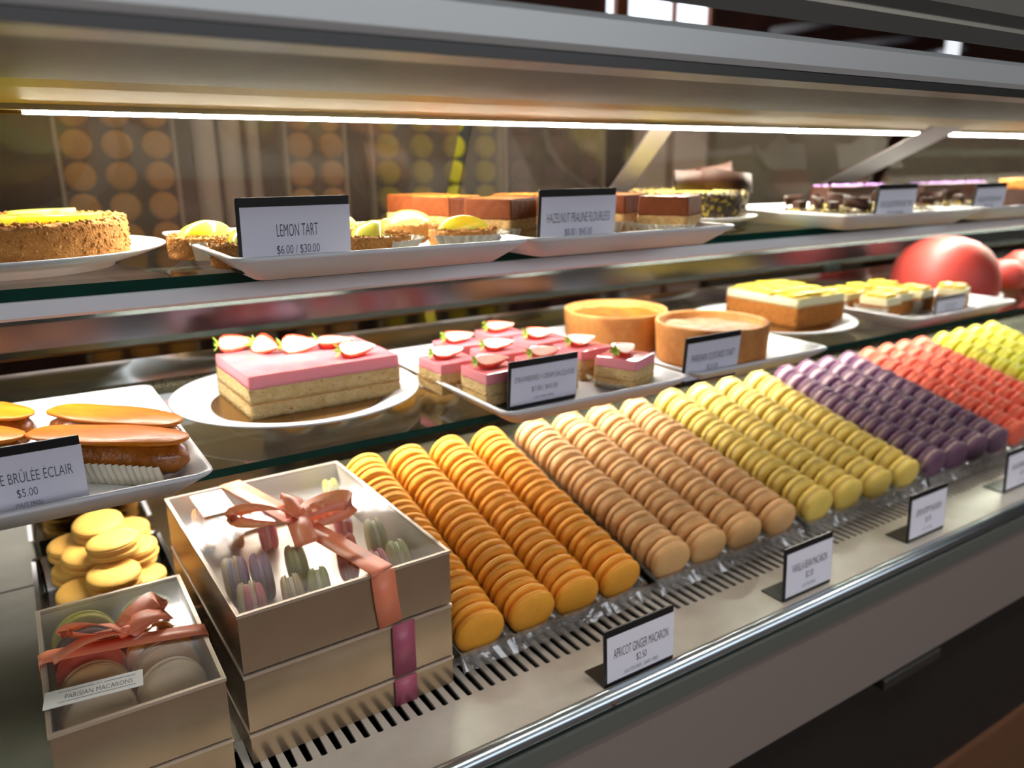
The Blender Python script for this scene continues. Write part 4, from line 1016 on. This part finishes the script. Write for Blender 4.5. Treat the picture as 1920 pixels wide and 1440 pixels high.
# ------------------------------------------------------------------ heap of loose golden macarons in a steel pan
pan = thing('steel_pan', 'low steel pan heaped with golden macarons behind the small gift boxes', 'pan', (0.045, 0.925, BZ))
mb = MB(); w_, d_ = 0.134, 0.215
mb.loops([rrect(w_, d_, 0.006, 0), rrect(w_+0.004, d_+0.004, 0.007, 0.044), rrect(w_+0.010, d_+0.010, 0.008, 0.045), rrect(w_+0.010, d_+0.010, 0.008, 0.046), rrect(w_+0.001, d_+0.001, 0.006, 0.045), rrect(w_-0.003, d_-0.003, 0.005, 0.0015)], 0, False, True, True)
mb.build('pan_body', M['chrome'], pan)
HEAP = [(.0175, .852, 0, 'at the front left bottom'), (.0765, .852, 0, 'at the front right bottom'), (.0175, .911, 0, 'at the bottom by the left wall'), (.0765, .911, 0, 'at the bottom against the large gift box'),
        (.0175, .970, 0, 'at the back left bottom'), (.0765, .970, 0, 'at the back right bottom'), (.0185, .858, 1, 'in the second layer at the front left'), (.0775, .866, 1, 'in the second layer at the front right'),
        (.0190, .922, 1, 'in the second layer along the left wall'), (.0785, .927, 1, 'in the second layer against the large gift box'), (.0185, .984, 1, 'in the second layer at the back left'), (.0780, .988, 1, 'in the second layer at the back right'),
        (.0500, .896, 2, 'high at the front middle'), (.0300, .962, 2, 'high at the back left'), (.0765, .9520, 2, 'high at the right beside the large gift box'), (.0560, .928, 3, 'on the very top'), (.0185, 1.000, 2, 'high in the back left corner'), (.0765, 1.010, 2, 'high in the back right corner'), (.0470, .990, 3, 'near the top at the back')]
rn = random.Random(21)
for i, (x, y, lv, where) in enumerate(HEAP):
    z = DZ+0.0004+0.0016+0.0130+0.0245*lv
    tl = 0.0 if lv == 0 else 0.10
    macaron('gold', 'golden_macaron', 'golden macaron %s of the steel pan heap' % where, pose((x, y, z), (rn.uniform(-tl, tl), rn.uniform(-tl, tl)-0.05*(lv > 0), 1), i), 'golden macarons heaped in the pan')

# ------------------------------------------------------------------ reflections in the rear doors, built as objects standing behind them
YR = 1.62
def mirrored_rack(label, pxa, pxb, cols, rows, fl, board):  # solid tray standing in for macarons mirrored in the doors
    a = at(pxa, 300, Y=YR); b = at(pxb, 300, Y=YR); x0, x1 = a.x, b.x
    z1, z0 = 0.10, -0.16
    r = thing('upright_tray', label, 'tray', ((x0+x1)/2, YR, z0), 0, 'upright trays on the staff counter')
    w_ = x1-x0
    MB().box((-w_/2, 0.002, 0), (w_/2, 0.012, z1-z0)).build('tray_board', board, r)
    mb = MB()
    for k in (0, 1):
        x = (-w_/2, w_/2-0.006)[k]; mb.box((x, -0.020, 0), (x+0.006, 0.002, z1-z0))
    mb.box((-w_/2+0.006, -0.020, 0), (w_/2-0.006, 0.002, 0.004)); mb.build('tray_rim', M['dimbeige'], r)
    for i in range(cols):
        for j in range(rows):
            x = (x0+x1)/2-w_/2+w_*(i+0.5)/cols; z = z0+0.032+0.054*j
            macaron(fl, fl+'_macaron', '%s macaron in the upright tray, %s row up, %s from its left edge' % (fl, ORD[j], ORD[i]), pose((x, YR-0.0125, z), (0, -1, 0), i+j), fl+' macarons in the upright tray behind the doors', parts=False, scale=0.9)
mirrored_rack('upright tray of orange macarons seen blurred through the left rear door', 105, 330, 3, 5, 'gold', M['woodboard'])
mirrored_rack('upright tray of beige macarons seen blurred through the rear door', 530, 645, 2, 5, 'beige', M['woodboard'])
mirrored_rack('upright tray of yellow macarons seen blurred behind the praline squares', 690, 932, 4, 5, 'lime', M['darkboard'])
mirrored_rack('upright tray of purple macarons seen blurred left of the diagonal bracket', 938, 1125, 3, 5, 'purple', M['plumboard'])
ctr = thing('staff_counter', 'dark counter on the staff side behind the rear doors', 'counter', (1.2, 1.75, FLZ))
MB().box((-2.4, -0.19, 0), (2.4, 0.30, H-0.19)).build('counter_body', M['tanwood'], ctr)  # tan colour stands in for the mirrored row of macarons
MB().box((-2.42, -0.20, H-0.19), (2.42, 0.32, H-0.1605)).build('counter_top', M['bar'], ctr)
for i, (px, w_) in enumerate(((385, 0.022), (435, 0.02), (478, 0.012))):
    p = at(px, 300, Y=YR+0.1)
    o = MB().lathe([(0.0001, 0), (w_*0.9, 0), (w_, 0.01), (w_, 0.26), (w_*0.8, 0.275), (0.0001, 0.275)], 24).build('paper_roll', M['whitepaper'], None, (p.x, YR+0.1, -0.16))  # pale streaks mirrored in the door, built as solid rolls
    tag(o, ['white paper roll standing leftmost of the three behind the rear door', 'white paper roll in the middle of the three behind the rear door', 'thin white paper roll rightmost of the three behind the rear door'][i], 'roll', 'white paper rolls on the staff counter')
a = at(1190, 300, Y=YR+0.1); b = at(1325, 300, Y=YR+0.1)
pp = thing('partition_panel', 'pale pinkish white panel seen blurred right of the diagonal bracket', 'panel', (a.x, YR+0.1, -0.16))
MB().box((0, 0, 0), (b.x-a.x, 0.012, 0.30)).build('panel_sheet', M['palepanel'], pp, bevel=0.003)  # sheet put in for a pale blurred reflection
MB().box(((b.x-a.x)*0.42, -0.006, 0), ((b.x-a.x)*0.50, -0.0005, 0.30)).build('panel_mullion', M['woodframe'], pp)
a = at(1345, 300, Y=YR+0.2); b = at(1640, 300, Y=YR+0.2)
pp = thing('partition_panel', 'greenish grey frosted panel seen blurred behind the chocolate cake', 'panel', (a.x, YR+0.2, -0.16))
MB().box((0, 0, 0), (b.x-a.x, 0.012, 0.32)).build('panel_sheet', M['greenpanel'], pp, bevel=0.003)  # sheet put in for a greenish blurred reflection

# ------------------------------------------------------------------ coral domes beyond, and the room seen over the canopy
p = at(1752, 520, Y=0.93)
dm = thing('coral_dome', 'large glossy coral red dome behind the lemon squares', 'dome', (1.665, 0.90, MZ))
MB().lathe([(0.0001, 0.118), (0.028, 0.1155), (0.055, 0.107), (0.078, 0.091), (0.094, 0.070), (0.103, 0.043), (0.106, 0.02), (0.104, 0.004), (0.0001, 0.004)], 56).build('dome_body', M['coralball'], dm)
MB().lathe([(0.0001, 0.004), (0.112, 0.004), (0.112, 0.0), (0.0001, 0.0)], 56, smooth=False).build('dome_base', M['ceramic'], dm)
for i, (x, y, r_) in enumerate(((1.83, 0.86, 0.042), (1.94, 0.87, 0.05))):
    o = MB().lathe([(0.0001, r_*1.5), (r_*0.5, r_*1.42), (r_*0.85, r_*1.1), (r_, r_*0.6), (r_*0.96, r_*0.1), (0.0001, 0)], 40).build('small_dome', M['coralball'], None, (x, y, MZ))
    tag(o, ['small coral red dome beside the large dome', 'small coral red dome farthest along the shelf'][i], 'dome', 'coral red domes')
for i, (px0, py0, px1, py1, r_) in enumerate(((1450, 60, 1570, 40, 0.03), (1540, 95, 1720, 70, 0.035), (1680, 115, 1870, 80, 0.03))):
    a = at(px0, py0, Y=3.8); b = at(px1, py1, Y=4.4)
    o = MB().tube([a, a.lerp(b, 0.5), b], r_).build('ceiling_pipe', M['pipe'])
    tag(o, ['white pipe left of the others under the ceiling', 'white pipe in the middle under the ceiling', 'white pipe right of the others under the ceiling'][i], 'pipe', 'white pipes seen over the case')
cl = thing('ceiling_lamp', 'round white ceiling lamp over the staff counter', 'lamp', (0.9, 2.3, ZC-0.06))  # unseen lamp added to brighten the shapes behind the doors
MB().lathe([(0.0001, 0), (0.20, 0), (0.22, 0.02), (0.22, 0.058), (0.0001, 0.058)], 32, smooth=False).build('lamp_shade', emitter('ceiling_glow', (1.0, 0.93, 0.85, 1), 28.0), cl)
shade = cl.children[0]
for x, lab in ((-0.5, 'round white ceiling lamp over the customers near the gift boxes'), (0.8, 'round white ceiling lamp over the customers in the middle'), (2.1, 'round white ceiling lamp over the customers at the far end')):
    dup(cl, (x, -0.3, ZC-0.06), None, lab, 'customer side ceiling lamps')  # unseen lamps added to brighten the ledge and the case fronts
p = at(1786, 92, Y=3.9)
lmp = thing('pendant_lamp', 'small white cylinder lamp hanging beyond the case', 'lamp', (p.x, p.y, p.z-0.08))
MB().lathe([(0.0001, 0), (0.055, 0), (0.055, 0.16), (0.0001, 0.16)], 24, smooth=False).build('lamp_shade', emitter('lamp_glow', (0.9, 0.94, 1, 1), 0.8), lmp)
MB().tube([(0, 0, 0.16), (0, 0, ZC-(p.z-0.08))], 0.006).build('lamp_cord', M['black'], lmp)
